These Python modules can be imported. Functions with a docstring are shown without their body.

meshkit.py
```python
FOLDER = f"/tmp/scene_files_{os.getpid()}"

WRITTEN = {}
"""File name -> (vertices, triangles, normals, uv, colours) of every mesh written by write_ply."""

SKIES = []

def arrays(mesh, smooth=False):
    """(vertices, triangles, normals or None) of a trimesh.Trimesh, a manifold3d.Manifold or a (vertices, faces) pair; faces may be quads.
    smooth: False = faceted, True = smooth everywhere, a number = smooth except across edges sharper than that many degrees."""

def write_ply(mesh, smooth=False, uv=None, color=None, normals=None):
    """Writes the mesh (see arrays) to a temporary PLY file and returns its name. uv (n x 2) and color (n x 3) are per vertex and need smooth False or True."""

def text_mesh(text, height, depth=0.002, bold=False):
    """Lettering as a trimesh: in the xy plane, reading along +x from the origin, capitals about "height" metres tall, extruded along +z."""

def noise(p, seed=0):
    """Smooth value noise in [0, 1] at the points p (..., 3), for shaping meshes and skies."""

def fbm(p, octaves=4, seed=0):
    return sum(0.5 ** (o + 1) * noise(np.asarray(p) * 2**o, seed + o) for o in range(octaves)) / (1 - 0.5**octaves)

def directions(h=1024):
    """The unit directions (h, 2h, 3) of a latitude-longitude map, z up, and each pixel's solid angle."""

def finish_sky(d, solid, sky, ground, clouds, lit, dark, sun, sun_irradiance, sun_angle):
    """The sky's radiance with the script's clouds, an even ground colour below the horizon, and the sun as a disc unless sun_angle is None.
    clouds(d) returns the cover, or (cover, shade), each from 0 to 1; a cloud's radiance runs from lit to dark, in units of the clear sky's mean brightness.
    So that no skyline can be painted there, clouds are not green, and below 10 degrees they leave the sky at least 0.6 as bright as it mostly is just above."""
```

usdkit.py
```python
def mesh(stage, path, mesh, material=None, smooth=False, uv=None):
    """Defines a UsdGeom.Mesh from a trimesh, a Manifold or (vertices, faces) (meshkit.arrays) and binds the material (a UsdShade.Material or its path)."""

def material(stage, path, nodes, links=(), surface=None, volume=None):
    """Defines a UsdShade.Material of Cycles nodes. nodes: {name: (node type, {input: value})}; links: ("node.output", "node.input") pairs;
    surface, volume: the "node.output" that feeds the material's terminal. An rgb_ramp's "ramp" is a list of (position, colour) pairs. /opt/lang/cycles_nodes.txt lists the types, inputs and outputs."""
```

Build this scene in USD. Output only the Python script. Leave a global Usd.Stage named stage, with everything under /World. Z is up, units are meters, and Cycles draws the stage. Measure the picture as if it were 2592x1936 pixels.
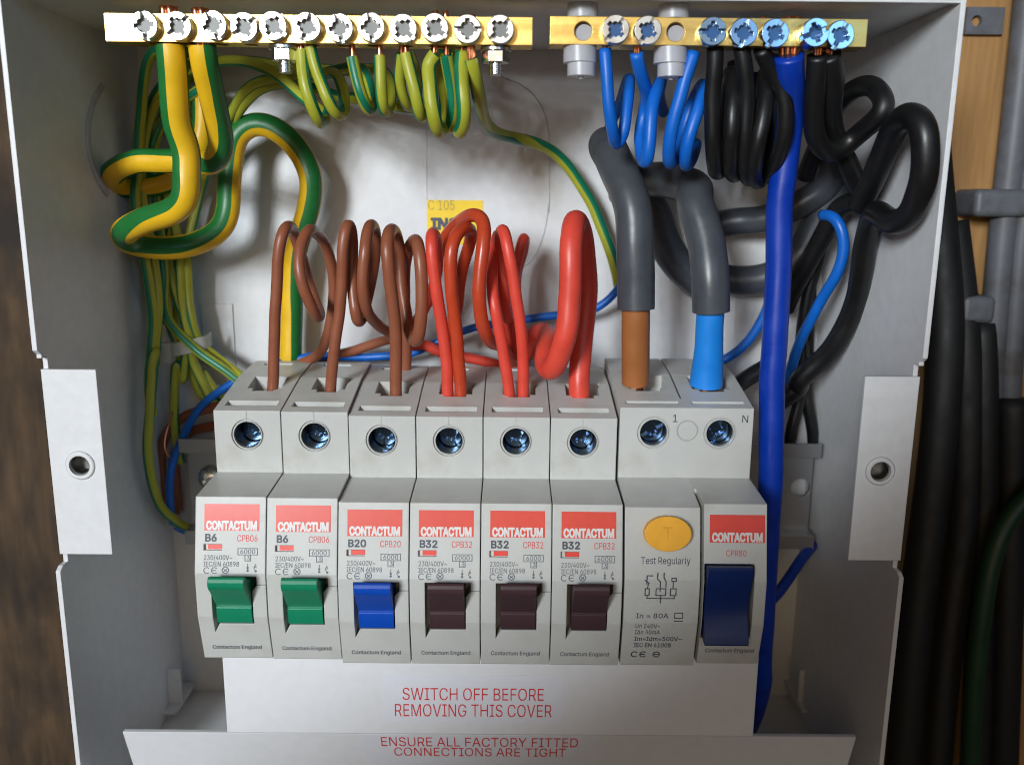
import math, glob, random
import numpy as np, trimesh, usdkit, meshkit
import manifold3d as m3
from manifold3d import Manifold, CrossSection
from scipy.interpolate import CubicSpline
from pxr import Usd, UsdGeom, UsdLux, UsdShade, Gf, Sdf

random.seed(7)
stage = Usd.Stage.CreateInMemory()
UsdGeom.SetStageUpAxis(stage, UsdGeom.Tokens.z)
UsdGeom.SetStageMetersPerUnit(stage, 1.0)
UsdGeom.Xform.Define(stage, '/World')

# ------------------------------------------------------------------ camera
FPX = 1876.0 * 2592 / 2212
C = np.array([0.0, -0.21078666, 0.07358709])
YAW, PITCH, ROLL = -0.00327405, -0.20662785, -0.00917096
def _R():
    cy, sy, cp, sp, cr, sr = math.cos(YAW), math.sin(YAW), math.cos(PITCH), math.sin(PITCH), math.cos(ROLL), math.sin(ROLL)
    return np.array([[cy, -sy, 0], [sy, cy, 0], [0, 0, 1]]) @ np.array([[1, 0, 0], [0, cp, -sp], [0, sp, cp]]) @ np.array([[cr, 0, sr], [0, 1, 0], [-sr, 0, cr]])
R = _R()
cam = UsdGeom.Camera.Define(stage, '/World/camera')
cam.CreateHorizontalApertureAttr(36.0)
cam.CreateVerticalApertureAttr(36.0 * 764 / 1024)
cam.CreateFocalLengthAttr(36.0 * FPX / 2592)
cam.CreateClippingRangeAttr(Gf.Vec2f(0.005, 20))
cam.CreateFStopAttr(14.0)
cam.CreateFocusDistanceAttr(0.222)
X, Fw, U = R[:, 0], R[:, 1], R[:, 2]
mat = Gf.Matrix4d(*X, 0, *U, 0, *(-Fw), 0, *C, 1)
cam.AddTransformOp().Set(mat)
cam.CreateExposureAttr(0.0)

# ------------------------------------------------------------------ light: a window behind the photographer's left shoulder, a dim warm room, added fill and glints
KEY = 22.5
def aim(prim, pos, target):
    pos, target = np.array(pos, float), np.array(target, float)
    z = pos - target; z /= np.linalg.norm(z)
    x = np.cross([0, 0, 1], z); x /= np.linalg.norm(x); y = np.cross(z, x)
    UsdGeom.Xformable(prim).AddTransformOp().Set(Gf.Matrix4d(*x, 0, *y, 0, *z, 0, *pos, 1))
def direction(az, el):
    az, el = math.radians(az), math.radians(el)
    return np.array([-math.sin(az) * math.cos(el), -math.cos(az) * math.cos(el), math.sin(el)])
# the window light: a cluster of soft lamps whose common beam ends towards the lower right
KEYDIR = direction(22, 14); KEYPOS = np.array([-0.02, 0, 0.05]) + 1.3 * KEYDIR
EDGE, NRM, REACH = np.array([0.034, 0.0, -0.038]), np.array([0.64, 0.0, -0.77]), 1.0
_kx = np.cross([0, 0, 1], KEYDIR); _kx /= np.linalg.norm(_kx); _kz = np.cross(KEYDIR, _kx)
_spots = [(0, 0)] + [(0.062 * math.cos(a), 0.062 * math.sin(a)) for a in np.arange(5) * math.pi / 2.5 + 0.3] + [(0.128 * math.cos(a), 0.128 * math.sin(a)) for a in np.arange(9) * math.pi / 4.5]
BEAM_AIM = EDGE - NRM * REACH
for _i, (_p, _q) in enumerate(_spots):
    _pos = KEYPOS + _kx * _p + _kz * _q
    _a, _b = BEAM_AIM - _pos, EDGE - _pos
    _half = math.degrees(math.acos(np.dot(_a, _b) / np.linalg.norm(_a) / np.linalg.norm(_b)))
    key = UsdLux.SphereLight.Define(stage, '/World/key_light' + ('' if _i == 0 else '_%03d' % _i))
    key.CreateRadiusAttr(0.030); key.CreateNormalizeAttr(True)
    key.CreateIntensityAttr(KEY / len(_spots)); key.CreateColorAttr(Gf.Vec3f(0.87, 0.945, 1.0))
    sh = UsdLux.ShapingAPI.Apply(key.GetPrim())
    sh.CreateShapingConeAngleAttr(_half); sh.CreateShapingConeSoftnessAttr(0.035)
    aim(key.GetPrim(), _pos, BEAM_AIM)
glint_lamp = UsdLux.RectLight.Define(stage, '/World/glint_light')  # added cool light for blue glints on the screws
glint_lamp.CreateWidthAttr(0.20); glint_lamp.CreateHeightAttr(0.30); glint_lamp.CreateNormalizeAttr(True)
glint_lamp.CreateIntensityAttr(0.20); glint_lamp.CreateColorAttr(Gf.Vec3f(0.35, 0.62, 1.0))
aim(glint_lamp.GetPrim(), np.array([0.38, -0.80, 0.30]), (0.0, 0.0, 0.0))
fill_light = UsdLux.RectLight.Define(stage, '/World/room_fill')        # added fill in place of bounce from the warm room in front
fill_light.CreateWidthAttr(0.9); fill_light.CreateHeightAttr(0.7); fill_light.CreateNormalizeAttr(True)
fill_light.CreateIntensityAttr(0.72); fill_light.CreateColorAttr(Gf.Vec3f(1.0, 0.74, 0.45))
aim(fill_light.GetPrim(), 1.2 * direction(10, 12), (0.0, 0.0, 0.0))
dome = UsdLux.DomeLight.Define(stage, '/World/room_light')
dome.CreateIntensityAttr(0.014); dome.CreateColorAttr(Gf.Vec3f(1.0, 0.82, 0.64))

# ------------------------------------------------------------------ helpers: points
ZO = {'F': (0, 0, 1), 'D': (0, 0, 2212 / 2592.0), 'Z1': (200, 0, 3.16), 'Z2': (800, 0, 3.16), 'Z3': (1350, 0, 3.16), 'Z4': (1892, 0, 3.16), 'Z6': (200, 450, 3.16),
      'Y1': (640, 480, 3.003), 'Y2': (1040, 480, 3.003), 'Y3': (1500, 480, 3.003), 'Y4': (1892, 450, 3.16), 'Y5': (0, 880, 2.753),
      'Y8': (1530, 960, 2.232), 'Y9': (1900, 880, 2.753), 'BL': (0, 1400, 3.081), 'BR': (1700, 1300, 2.48)}
def P(u, v, Y):
    r = R @ np.array([(u - 1296) / FPX, 1, -(v - 968) / FPX])
    return C + r * (Y - C[1]) / r[1]
def T(reg, pts):
    ox, oy, s = ZO[reg]
    return [P(ox + x / s, oy + y / s, Y / 1000.0) for x, y, Y in pts]

# ------------------------------------------------------------------ helpers: prims
used = {}
def numbered(parent, name):
    k = (parent, name); n = used.get(k, 0); used[k] = n + 1
    return name if n == 0 else '%s_%03d' % (name, n)
class Node:
    def __init__(s, path, loc): s.path, s.loc = path, np.array(loc, float)
def tag(prim, label=None, cat=None, group=None, kind=None):
    for k, v in (('label', label), ('category', cat), ('group', group), ('kind', kind)):
        if v: prim.SetCustomDataByKey(k, v)
def thing(name, label, cat, loc=(0, 0, 0), group=None, kind=None):
    path = '/World/' + numbered('/World', name)
    x = UsdGeom.Xform.Define(stage, path); x.AddTranslateOp().Set(Gf.Vec3d(*map(float, loc)))
    tag(x.GetPrim(), label, cat, group, kind)
    return Node(path, loc)
def to_tm(m):
    if isinstance(m, Manifold):
        q = m.to_mesh(); return trimesh.Trimesh(np.array(q.vert_properties[:, :3]), np.array(q.tri_verts), process=False)
    return m
def part(parent, name, mesh, m, smooth=False, label=None, kind=None):
    """mesh is in world coordinates; stored relative to the thing's base"""
    mesh = to_tm(mesh).copy(); mesh.vertices = np.asarray(mesh.vertices) - parent.loc
    path = parent.path + '/' + numbered(parent.path, name)
    g = usdkit.mesh(stage, path, mesh, m, smooth=smooth)
    tag(g.GetPrim(), label, None, None, kind)
    return Node(path, parent.loc)
cat_ = trimesh.util.concatenate
def bx(x0, x1, y0, y1, z0, z1):
    return Manifold.cube([x1 - x0, y1 - y0, z1 - z0]).translate([x0, y0, z0])
def cyl_y(x, z, r, y0, y1, n=32, r2=None):
    """cylinder along +y from y0 to y1"""
    return Manifold.cylinder(y1 - y0, r, r if r2 is None else r2, n).rotate([-90, 0, 0]).translate([x, y0, z])
def cyl_z(x, y, r, z0, z1, n=32, r2=None):
    return Manifold.cylinder(z1 - z0, r, r if r2 is None else r2, n).translate([x, y, z0])
def ext_x(poly, x0, x1):
    """polygon of (y, z) extruded along x"""
    c = CrossSection([np.array(poly, float)], m3.FillRule.NonZero)
    m = Manifold.extrude(c, x1 - x0)            # (y,z,x)
    return m.transform(np.array([[0, 0, 1, x0], [1, 0, 0, 0], [0, 1, 0, 0]], float))
def ext_y(poly, y0, y1):
    """polygon of (x, z) extruded along y"""
    c = CrossSection([np.array(poly, float)], m3.FillRule.NonZero)
    return Manifold.extrude(c, y1 - y0).transform(np.array([[1, 0, 0, 0], [0, 0, -1, y1], [0, 1, 0, 0]], float))
def frame(o, ex, up):
    ex, up = np.array(ex, float), np.array(up, float); ex /= np.linalg.norm(ex); up /= np.linalg.norm(up)
    M = np.eye(4); M[:3, 0], M[:3, 1], M[:3, 2], M[:3, 3] = ex, up, np.cross(ex, up), o
    return M
def put(m, M):
    m = to_tm(m).copy(); m.apply_transform(M); return m

# ------------------------------------------------------------------ helpers: lettering
FONTS = {}
def font(which, size):
    from PIL import ImageFont
    k = (which, size)
    if k not in FONTS:
        FONTS[k] = ImageFont.truetype(glob.glob('/opt/blender-*/*/datafiles/fonts/' + which)[0], size)
    return FONTS[k]
def text2(text, height, width=None, bold=0, which='Inter.woff2', depth=3e-5, size=72, center=False, thin=0.0):
    """capitals 'height' tall, squeezed or stretched to 'width'; in xy, extruded +z, from the origin"""
    from PIL import Image, ImageDraw
    from shapely import affinity, box, union_all
    f = font(which, size)
    x0, y0, x1, y1 = f.getbbox(text, anchor='ls', stroke_width=bold)
    im = Image.new('L', (x1 - x0 + 8, y1 - y0 + 8))
    ImageDraw.Draw(im).text((4 - x0, 4 - y0), text, 255, f, anchor='ls', stroke_width=bold)
    on = np.pad(np.asarray(im) > 127, ((0, 0), (1, 1))).astype(np.int8)
    rows, starts = np.nonzero(np.diff(on, axis=1) == 1); ends = np.nonzero(np.diff(on, axis=1) == -1)[1]
    shape = union_all(box(starts, -rows - 1, ends, -rows)).buffer(0.6).buffer(-0.6 - thin).simplify(0.6)
    cap = -f.getbbox('H', anchor='ls')[1]
    s = height / cap
    sx = s if width is None else width / (x1 - x0)
    shape = affinity.affine_transform(shape, [sx, 0, 0, s, -4 * sx, (4 - y0) * s])
    gs = [g for g in getattr(shape, 'geoms', [shape]) if g.area > 0]
    m = cat_([trimesh.creation.extrude_polygon(g, depth, engine='earcut') for g in gs])
    if center: m.apply_translation([-(m.bounds[0][0] + m.bounds[1][0]) / 2, 0, 0])
    return m
def lines2(segs, w, depth=3e-5):
    from shapely import LineString, union_all
    s = union_all([LineString(q).buffer(w / 2, cap_style='square', join_style='mitre') for q in segs])
    return cat_([trimesh.creation.extrude_polygon(g, depth, engine='earcut') for g in getattr(s, 'geoms', [s])])

# ------------------------------------------------------------------ materials
LK = '/World/Looks'
UsdGeom.Scope.Define(stage, LK)
def pbr(name, color, rough=0.45, metallic=0.0, var=0.06, vscale=300.0, bump=0.0, bscale=2500.0, bevel=0.0, spec=0.5, coat=0.0, dirt=None, stretch=None, rvar=0.0):
    n = {'tc': ('texture_coordinate', {}), 'n1': ('noise_texture', {'scale': vscale, 'detail': 4.0}),
         'r': ('rgb_ramp', {'ramp': [(0.25, tuple(c * (1 - var) for c in color)), (0.75, tuple(min(1, c * (1 + var)) for c in color))]}),
         'p': ('principled_bsdf', {'roughness': rough, 'metallic': metallic, 'specular_ior_level': spec, 'coat_weight': coat})}
    l = [('n1.fac', 'r.fac')]
    if stretch:
        n['mp'] = ('mapping', {'scale': stretch}); l += [('tc.object', 'mp.vector'), ('mp.vector', 'n1.vector')]
    else: l += [('tc.object', 'n1.vector')]
    if dirt:
        n['n2'] = ('noise_texture', {'scale': dirt[1], 'detail': 5.0, 'roughness': 0.6}); n['m'] = ('map_range', {'from_min': dirt[2], 'from_max': dirt[3], 'clamp': True})
        n['mx'] = ('mix', {'color2': dirt[0]})
        l += [('tc.object', 'n2.vector'), ('n2.fac', 'm.value'), ('m.result', 'mx.fac'), ('r.color', 'mx.color1'), ('mx.color', 'p.base_color')]
    else: l.append(('r.color', 'p.base_color'))
    if rvar:
        n['mr'] = ('map_range', {'from_min': 0.3, 'from_max': 0.7, 'to_min': rough - rvar, 'to_max': rough + rvar}); l += [('n1.fac', 'mr.value'), ('mr.result', 'p.roughness')]
    if bevel: n['bv'] = ('bevel', {'samples': 4, 'radius': bevel})
    if bump:
        n['n3'] = ('noise_texture', {'scale': bscale, 'detail': 2.0}); n['b'] = ('bump', {'strength': 0.6, 'distance': bump})
        l += [('tc.object', 'n3.vector'), ('n3.fac', 'b.height'), ('b.normal', 'p.normal')]
        if bevel: l.append(('bv.bevel', 'b.normal'))
    elif bevel: l.append(('bv.bevel', 'p.normal'))
    return usdkit.material(stage, LK + '/' + name, n, l, surface='p.BSDF')
STEEL = pbr('white_powder_coat', (.70, .70, .71), .42, bump=5e-5, bscale=1800, var=.05, bevel=.0004, dirt=((.60, .58, .54), 45, .6, .85))
MCBP = pbr('breaker_plastic', (.52, .52, .495), .38, bump=1.5e-5, bscale=4000, var=.05, vscale=120, bevel=.0004, dirt=((.42, .40, .35), 70, .55, .8))
COVER = pbr('cover_plate_plastic', (.74, .74, .76), .38, bump=2e-5, bscale=2500, var=.03, bevel=.0005)
RED = pbr('print_red', (.70, .065, .045), .3)
PALE = pbr('print_pale', (.70, .66, .64), .35)
INK = pbr('print_grey', (.10, .11, .14), .5)
INK2 = pbr('print_dark_grey', (.06, .065, .09), .5)
INKR = pbr('print_red_thin', (.70, .05, .05), .45)
FLAG = pbr('flag_red', (.75, .05, .035), .35)
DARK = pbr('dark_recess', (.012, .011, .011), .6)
GREEN = pbr('toggle_green', (.006, .21, .105), .35, bevel=.0003)
BLUE_T = pbr('toggle_blue', (.002, .062, .42), .35, bevel=.0003)
NAVY_T = pbr('toggle_navy', (.0015, .016, .105), .4, bevel=.0004)
BROWN_T = pbr('toggle_brown', (.055, .026, .032), .4, bevel=.0003)
AMBER = pbr('test_button_amber', (.85, .40, .02), .4, bevel=.0004)
BRASS = pbr('brass', (.80, .55, .17), .34, 1.0, dirt=((.34, .20, .07), 110, .50, .72), var=.2, vscale=120, stretch=(.15, 1, 3), bump=2e-5, bscale=1200, bevel=.0003, rvar=.08)
ZINC = pbr('zinc_plate', (.78, .77, .72), .24, 1.0, var=.08, bump=1e-5, bscale=3000, bevel=.00025, rvar=.08)
GALV = pbr('galvanised', (.46, .47, .49), .38, 1.0, var=.1, vscale=80, bump=1e-5, bevel=.0003)
RECESS_SHADE = pbr('recess_shade_grey', (.20, .20, .19), .45)  # shade of the recess floors put into this grey
RECESS_GLINT = pbr('recess_glint_blue', (.03, .10, .26), .25)  # blue reflection in the recesses put into the colour
HEAD = pbr('zinc_screw_head', (.58, .57, .53), .36, 1.0, var=.1, bevel=.0002, rvar=.06)
SLEEVE_SHADE = pbr('sleeve_shade_black', (.02, .022, .026), .35, bevel=.0002)  # near-black: shade inside the terminal holes put into the sleeve colour
SCREW = pbr('glint_blue_screw', (.17, .30, .52), .16, 1.0, var=.1, bevel=.00025)  # zinc screw with its blue glints put into the colour
GLINT_ZINC = pbr('glint_blue_zinc', (.42, .58, .74), .2, 1.0, var=.1, bevel=.00025)  # zinc tinted with the blue of its reflections
COPPER = pbr('copper', (.80, .33, .17), .28, 1.0)
NYLON = usdkit.material(stage, LK + '/nylon', {'p': ('principled_bsdf', {'base_color': (.50, .50, .54), 'roughness': .35, 'subsurface_weight': .35, 'subsurface_scale': .003, 'subsurface_radius': (1, 1, 1)})}, [], surface='p.BSDF')
CLEAR = usdkit.material(stage, LK + '/tie_plastic', {'t': ('transparent_bsdf', {'color': (.92, .92, .9)}), 'p': ('principled_bsdf', {'base_color': (.62, .62, .58), 'roughness': .3}), 'm': ('mix_closure', {'fac': .55})}, [('t.BSDF', 'm.closure1'), ('p.BSDF', 'm.closure2')], surface='m.closure')
pvc = lambda n, c, r=.42: pbr(n, c, r, var=.10, vscale=160, bump=4e-5, bscale=700, rvar=.08)
W_YEL, W_GRN = pvc('sleeve_yellow', (.80, .47, .012)), pvc('sleeve_green', (.012, .15, .030))
W_LIME, W_TEAL = pvc('earth_lime', (.38, .39, .03)), pvc('earth_teal', (.004, .17, .085))
W_BRN, W_RED, W_ORG = pvc('wire_brown', (.27, .085, .042), .38), pvc('wire_red', (.70, .066, .040), .40), pvc('wire_orange_red', (.50, .055, .018), .32)
W_BLKR = pvc('cable_black_dull', (.006, .006, .0065), .62)
W_BLU, W_DBL, W_LBL = pvc('wire_blue', (.003, .125, .56), .42), pvc('wire_deep_blue', (.0015, .034, .34), .36), pvc('core_light_blue', (.008, .21, .68), .45)
W_BLK, W_GRY, W_TAN = pvc('wire_black', (.007, .007, .0075), .40), pvc('sheath_grey', (.058, .064, .075), .36), pvc('core_brown', (.33, .115, .032), .45)
STICK = pbr('sticker_yellow', (.92, .62, .004), .45)
FILM = pbr('sticker_film', (.755, .76, .82), .27, var=.02)
WOODL = pbr('dirty_timber', (.054, .030, .013), .8, var=.7, vscale=60, stretch=(4, 4, .6), bump=4e-4, bscale=140, dirt=((.018, .011, .007), 22, .5, .66))
WOODR = pbr('tan_timber', (.36, .19, .065), .7, var=.22, vscale=90, stretch=(6, 6, .35), bump=1e-4, bscale=300)
WALLM = pbr('dark_masonry', (.10, .075, .055), .9, var=.3, vscale=40, bump=4e-4, bscale=120)
CONDUIT = pbr('conduit_grey', (.115, .12, .135), .5, var=.12, bump=3e-5, bscale=500, dirt=((.07, .065, .06), 60, .5, .7))
GREENC = pvc('cable_green', (.004, .034, .011), .5)

# ------------------------------------------------------------------ the enclosure
L, Rr, FW = -0.115770, 0.101823, 0.013557
ZT, ZB, YB = 0.1196, -0.0995, 0.0700
ZFT, ZFB = 0.031680, -0.016863
YW = -0.0028
wall = thing('wall', 'dark rough wall behind the meter box', 'wall', (0, .09, 0), kind='structure')
part(wall, 'surface', bx(-.45, .45, .0905, .10, -.4, .4), WALLM)

box = thing('consumer_unit', 'open white steel consumer unit enclosure holding breakers and wiring', 'fuse box', (0, YB, ZB))
TH = .0012
side = [(YB, ZB), (YW, ZB), (YW, ZFB - .0036), (YW + .0016, ZFB - .0026), (TH + .0002, ZFB - .0026), (TH + .0002, ZFT + .0030), (YW + .0016, ZFT + .0030), (YW + .0016, ZFT + .0040), (YW, ZFT + .0052), (YW, ZT), (YB, ZT)]
lw = ext_x(side, L, L + TH); rw = ext_x(side, Rr - TH, Rr)
part(box, 'back_plate', bx(L, Rr, YB, YB + TH, ZB, ZT), STEEL)
part(box, 'side_wall', lw, STEEL); part(box, 'side_wall', rw, STEEL)
part(box, 'top_wall', bx(L + TH, Rr - TH, YW, YB, ZT - TH, ZT), STEEL)
part(box, 'top_lip', bx(.0087, Rr - TH, YW + .0002, YW + .0016, ZT - .0018, ZT - TH), STEEL)
part(box, 'bottom_wall', bx(L + TH, Rr - TH, YW, YB, ZB, ZB + TH), STEEL)
for sgn, cx_, cz_ in ((0, *P(203.4, 1177.9, 0)[[0, 2]]), (1, *P(2228, 1192.4, 0)[[0, 2]])):
    x0 = L if sgn == 0 else Rr - FW
    fl = bx(x0, x0 + FW, 0, TH, ZFB, ZFT) - cyl_y(cx_, cz_, .0026, -.01, .01, 40)
    f = part(box, 'mounting_flange', fl, STEEL)
    ring = cyl_y(cx_, cz_, .0034, -.0005, -.00002, 48, .0038) - cyl_y(cx_, cz_, .0026, -.01, .01, 48)
    part(f, 'hole_rim', ring, STEEL, smooth=40)
    prof = []
    for i in range(16):
        prof += [(.00225, i * .0004), (.0026, i * .0004 + .0002)]
    o = trimesh.creation.revolve(np.array(prof), sections=32); o.invert()
    o.apply_transform(trimesh.transformations.rotation_matrix(-math.pi / 2, [1, 0, 0])); o.apply_translation([cx_, .0004, cz_])
    part(f, 'threaded_insert', o, HEAD, smooth=True)
    part(f, 'insert_end', cyl_y(cx_, cz_, .00275, .0044, .0072), HEAD)
# knock-out grooves, seen as fine lines on the plates
def ribbon(pts, w, t=.0001):
    return None
def tube(pts, r, n=12, step=.0012, caps=True, closed=False):
    return sweep(pts, r, n, step)[0]
def smooth_path(pts, step):
    p = np.array(pts, float)
    keep = [0] + [i for i in range(1, len(p)) if np.linalg.norm(p[i] - p[i - 1]) > 3e-4]
    p = p[keep]
    if len(p) == 2: p = np.vstack([p[0], (p[0] + p[1]) / 2, p[1]])
    d = np.r_[0, np.cumsum(np.sqrt(np.linalg.norm(np.diff(p, axis=0), axis=1)))]
    cs = CubicSpline(d, p, bc_type='natural')
    fine = cs(np.linspace(0, d[-1], 40 * len(p)))
    s = np.r_[0, np.cumsum(np.linalg.norm(np.diff(fine, axis=0), axis=1))]
    n = max(4, int(s[-1] / step))
    t = np.linspace(0, s[-1], n + 1)
    q = np.stack([np.interp(t, s, fine[:, k]) for k in range(3)], 1)
    if step <= .0015 and len(q) > 12:
        h0 = float(np.abs(np.sum(p[0]) * 1e4) % 50)
        wob = np.stack([meshkit.fbm(np.stack([t * 110 + h0 + 37 * k, t * 0 + 5 * k, t * 0], 1), 2, 11 + k) - .5 for k in range(3)], 1)
        fade = np.clip(np.minimum(t, s[-1] - t) / .008, 0, 1)[:, None]
        q = q + wob * fade * .0005
    for _ in range(2):
        q[1:-1] = .25 * q[:-2] + .5 * q[1:-1] + .25 * q[2:]
    return q
def frames(q):
    t = np.gradient(q, axis=0); t /= np.linalg.norm(t, axis=1, keepdims=True)
    v = C - q; v /= np.linalg.norm(v, axis=1, keepdims=True)
    n0 = v[0] - t[0] * np.dot(v[0], t[0])
    if np.linalg.norm(n0) < .05: n0 = np.cross(t[0], [1, 0, 0])
    N = [n0 / np.linalg.norm(n0)]
    for i in range(1, len(q)):
        a = N[-1] - t[i] * np.dot(N[-1], t[i]); N.append(a / np.linalg.norm(a))
    N = np.array(N); B = np.cross(N, t)
    a, b = (v * N).sum(1), (v * B).sum(1)
    ang, w = np.unwrap(np.arctan2(b, a)), np.hypot(a, b)
    good = w > .35
    if good.sum() > 2:
        idx = np.arange(len(q)); g = idx[good]
        ga = np.unwrap(ang[good]); ang = np.interp(idx, g, ga)
        k = min(9, len(q) // 3 * 2 + 1); 
        if k > 2:
            pad = k // 2; ang = np.convolve(np.pad(ang, pad, 'edge'), np.ones(k) / k, 'valid')[:len(q)]
    return t, N, B, ang
def sweep(pts, r, n=16, step=.0012, phi=None, sect=None):
    """one tube, or the two halves of a striped tube. sect = half width of a stripe in degrees (two opposite stripes); phi = stripe angle(s) along the path. r may be a list along the path."""
    q = smooth_path(pts, step); t, N, B, ang = frames(q); m = len(q)
    rr = np.full(m, r) if np.ndim(r) == 0 else np.interp(np.linspace(0, 1, m), np.linspace(0, 1, len(r)), r)
    if sect is None: th = np.linspace(0, 2 * np.pi, n, endpoint=False)
    else:
        a = math.radians(sect); k1, k2 = max(3, n // 4), max(3, n // 4)
        th = np.concatenate([np.linspace(-a, a, k1, endpoint=False), np.linspace(a, math.pi - a, k2, endpoint=False)]); th = np.concatenate([th, th + math.pi])
        n = len(th)
    ph = np.zeros(m)
    if phi is not None and len(phi) == len(pts):
        at = [int(np.argmin(np.linalg.norm(q - p_, axis=1))) for p_ in np.asarray(pts, float)]
        at = np.maximum.accumulate(at) + np.arange(len(at)) * 1e-3
        ph = np.radians(np.interp(np.arange(m), at, phi))
    elif phi is not None: ph = np.radians(np.interp(np.linspace(0, 1, m), np.linspace(0, 1, len(phi)), phi))
    A = th[None, :] + (ang + ph)[:, None]
    V = q[:, None] + rr[:, None, None] * (np.cos(A)[..., None] * N[:, None] + np.sin(A)[..., None] * B[:, None])
    V = V.reshape(-1, 3); i = np.arange(m - 1)[:, None] * n; j = np.arange(n)[None, :]; j2 = (j + 1) % n
    quads = np.stack([i + j, i + n + j, i + n + j2, i + j2], -1)
    def make(cols, caps):
        f = quads[:, cols].reshape(-1, 4); f = np.vstack([f[:, [0, 1, 2]], f[:, [0, 2, 3]]])
        vv = V
        if caps:
            vv = np.vstack([V, q[0], q[-1]]); k = len(V)
            f = np.vstack([f, np.stack([np.full(n, k), j[0], j2[0]], 1), np.stack([np.full(n, k + 1), (m - 1) * n + j2[0], (m - 1) * n + j[0]], 1)])
        o = trimesh.Trimesh(vv, f, process=False); 
        if o.volume < 0 and caps: o.invert()
        # shared smooth normals come from smooth=True
        o.remove_unreferenced_vertices(); return o
    if sect is None: return [make(np.arange(n), True)]
    on = np.zeros(n, bool); on[:k1] = True; on[k1 + k2:2 * k1 + k2] = True
    return [make(np.where(on)[0], False), make(np.where(~on)[0], False), q, t]
def fixed(o, q=None):
    return o
for nm, reg, pts in (('knockout_groove', 'Z2', [(1480, 620, 69.9), (1640, 670, 69.9), (1780, 800, 69.9), (1850, 960, 69.9), (1868, 1150, 69.9), (1866, 1400, 69.9), (1862, 1700, 69.9)]),
                     ('knockout_groove', 'Y2', [(1050, 0, 69.9), (1040, 200, 69.9), (1000, 380, 69.9), (930, 540, 69.9), (850, 600, 69.9), (760, 630, 69.9)]),
                     ('plate_seam', 'Z2', [(885, 900, 69.95), (885, 1300, 69.95), (888, 1640, 69.95)])):
    pts = [P(ZO[reg][0] + x / ZO[reg][2], ZO[reg][1] + y / ZO[reg][2], Y / 1000) for x, y, Y in pts]
    part(box, nm, sweep(pts, .0002 if nm == 'knockout_groove' else .00012, 8, .003)[0], GALV if nm == 'knockout_groove' else STEEL, smooth=True)
# round knock-out ring on the left wall, its edge highlight put into the colour
ks = []
for (u, v) in ((258, 218), (232, 265), (220, 330), (224, 390), (243, 450), (270, 492)):
    r_ = R @ np.array([(u - 1296) / FPX, 1, -(v - 968) / FPX]); ks.append(C + r_ * (L + TH + .0001 - C[0]) / r_[0])
part(box, 'knockout_groove', sweep(ks, .0009, 8, .002)[0], NYLON, smooth=True)
# blanking panels on the back plate
for (u0, v0, u1, v1) in ((508, 768, 598, 925), (1862, 752, 1925, 860)):
    a, b = P(u0, v0, YB), P(u1, v1, YB)
    part(box, 'blanking_panel', bx(a[0], b[0], YB - .0006, YB - .00001, b[2], a[2]), STEEL)
# folded lugs low on the back
for reg, (x0, y0, x1, y1) in (('BL', (1195, 905, 1418, 1190)), ('BR', (805, 985, 930, 1195))):
    ox, oy, s = ZO[reg]; a = P(ox + x0 / s, oy + y0 / s, .056); b = P(ox + x1 / s, oy + y1 / s, .056)
    lug = bx(a[0], b[0], .056, .057, b[2] + .001, a[2]) + bx(a[0], b[0], .051, YB - .0001, b[2], b[2] + .001)
    part(box, 'folded_lug', lug, STEEL)

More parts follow.
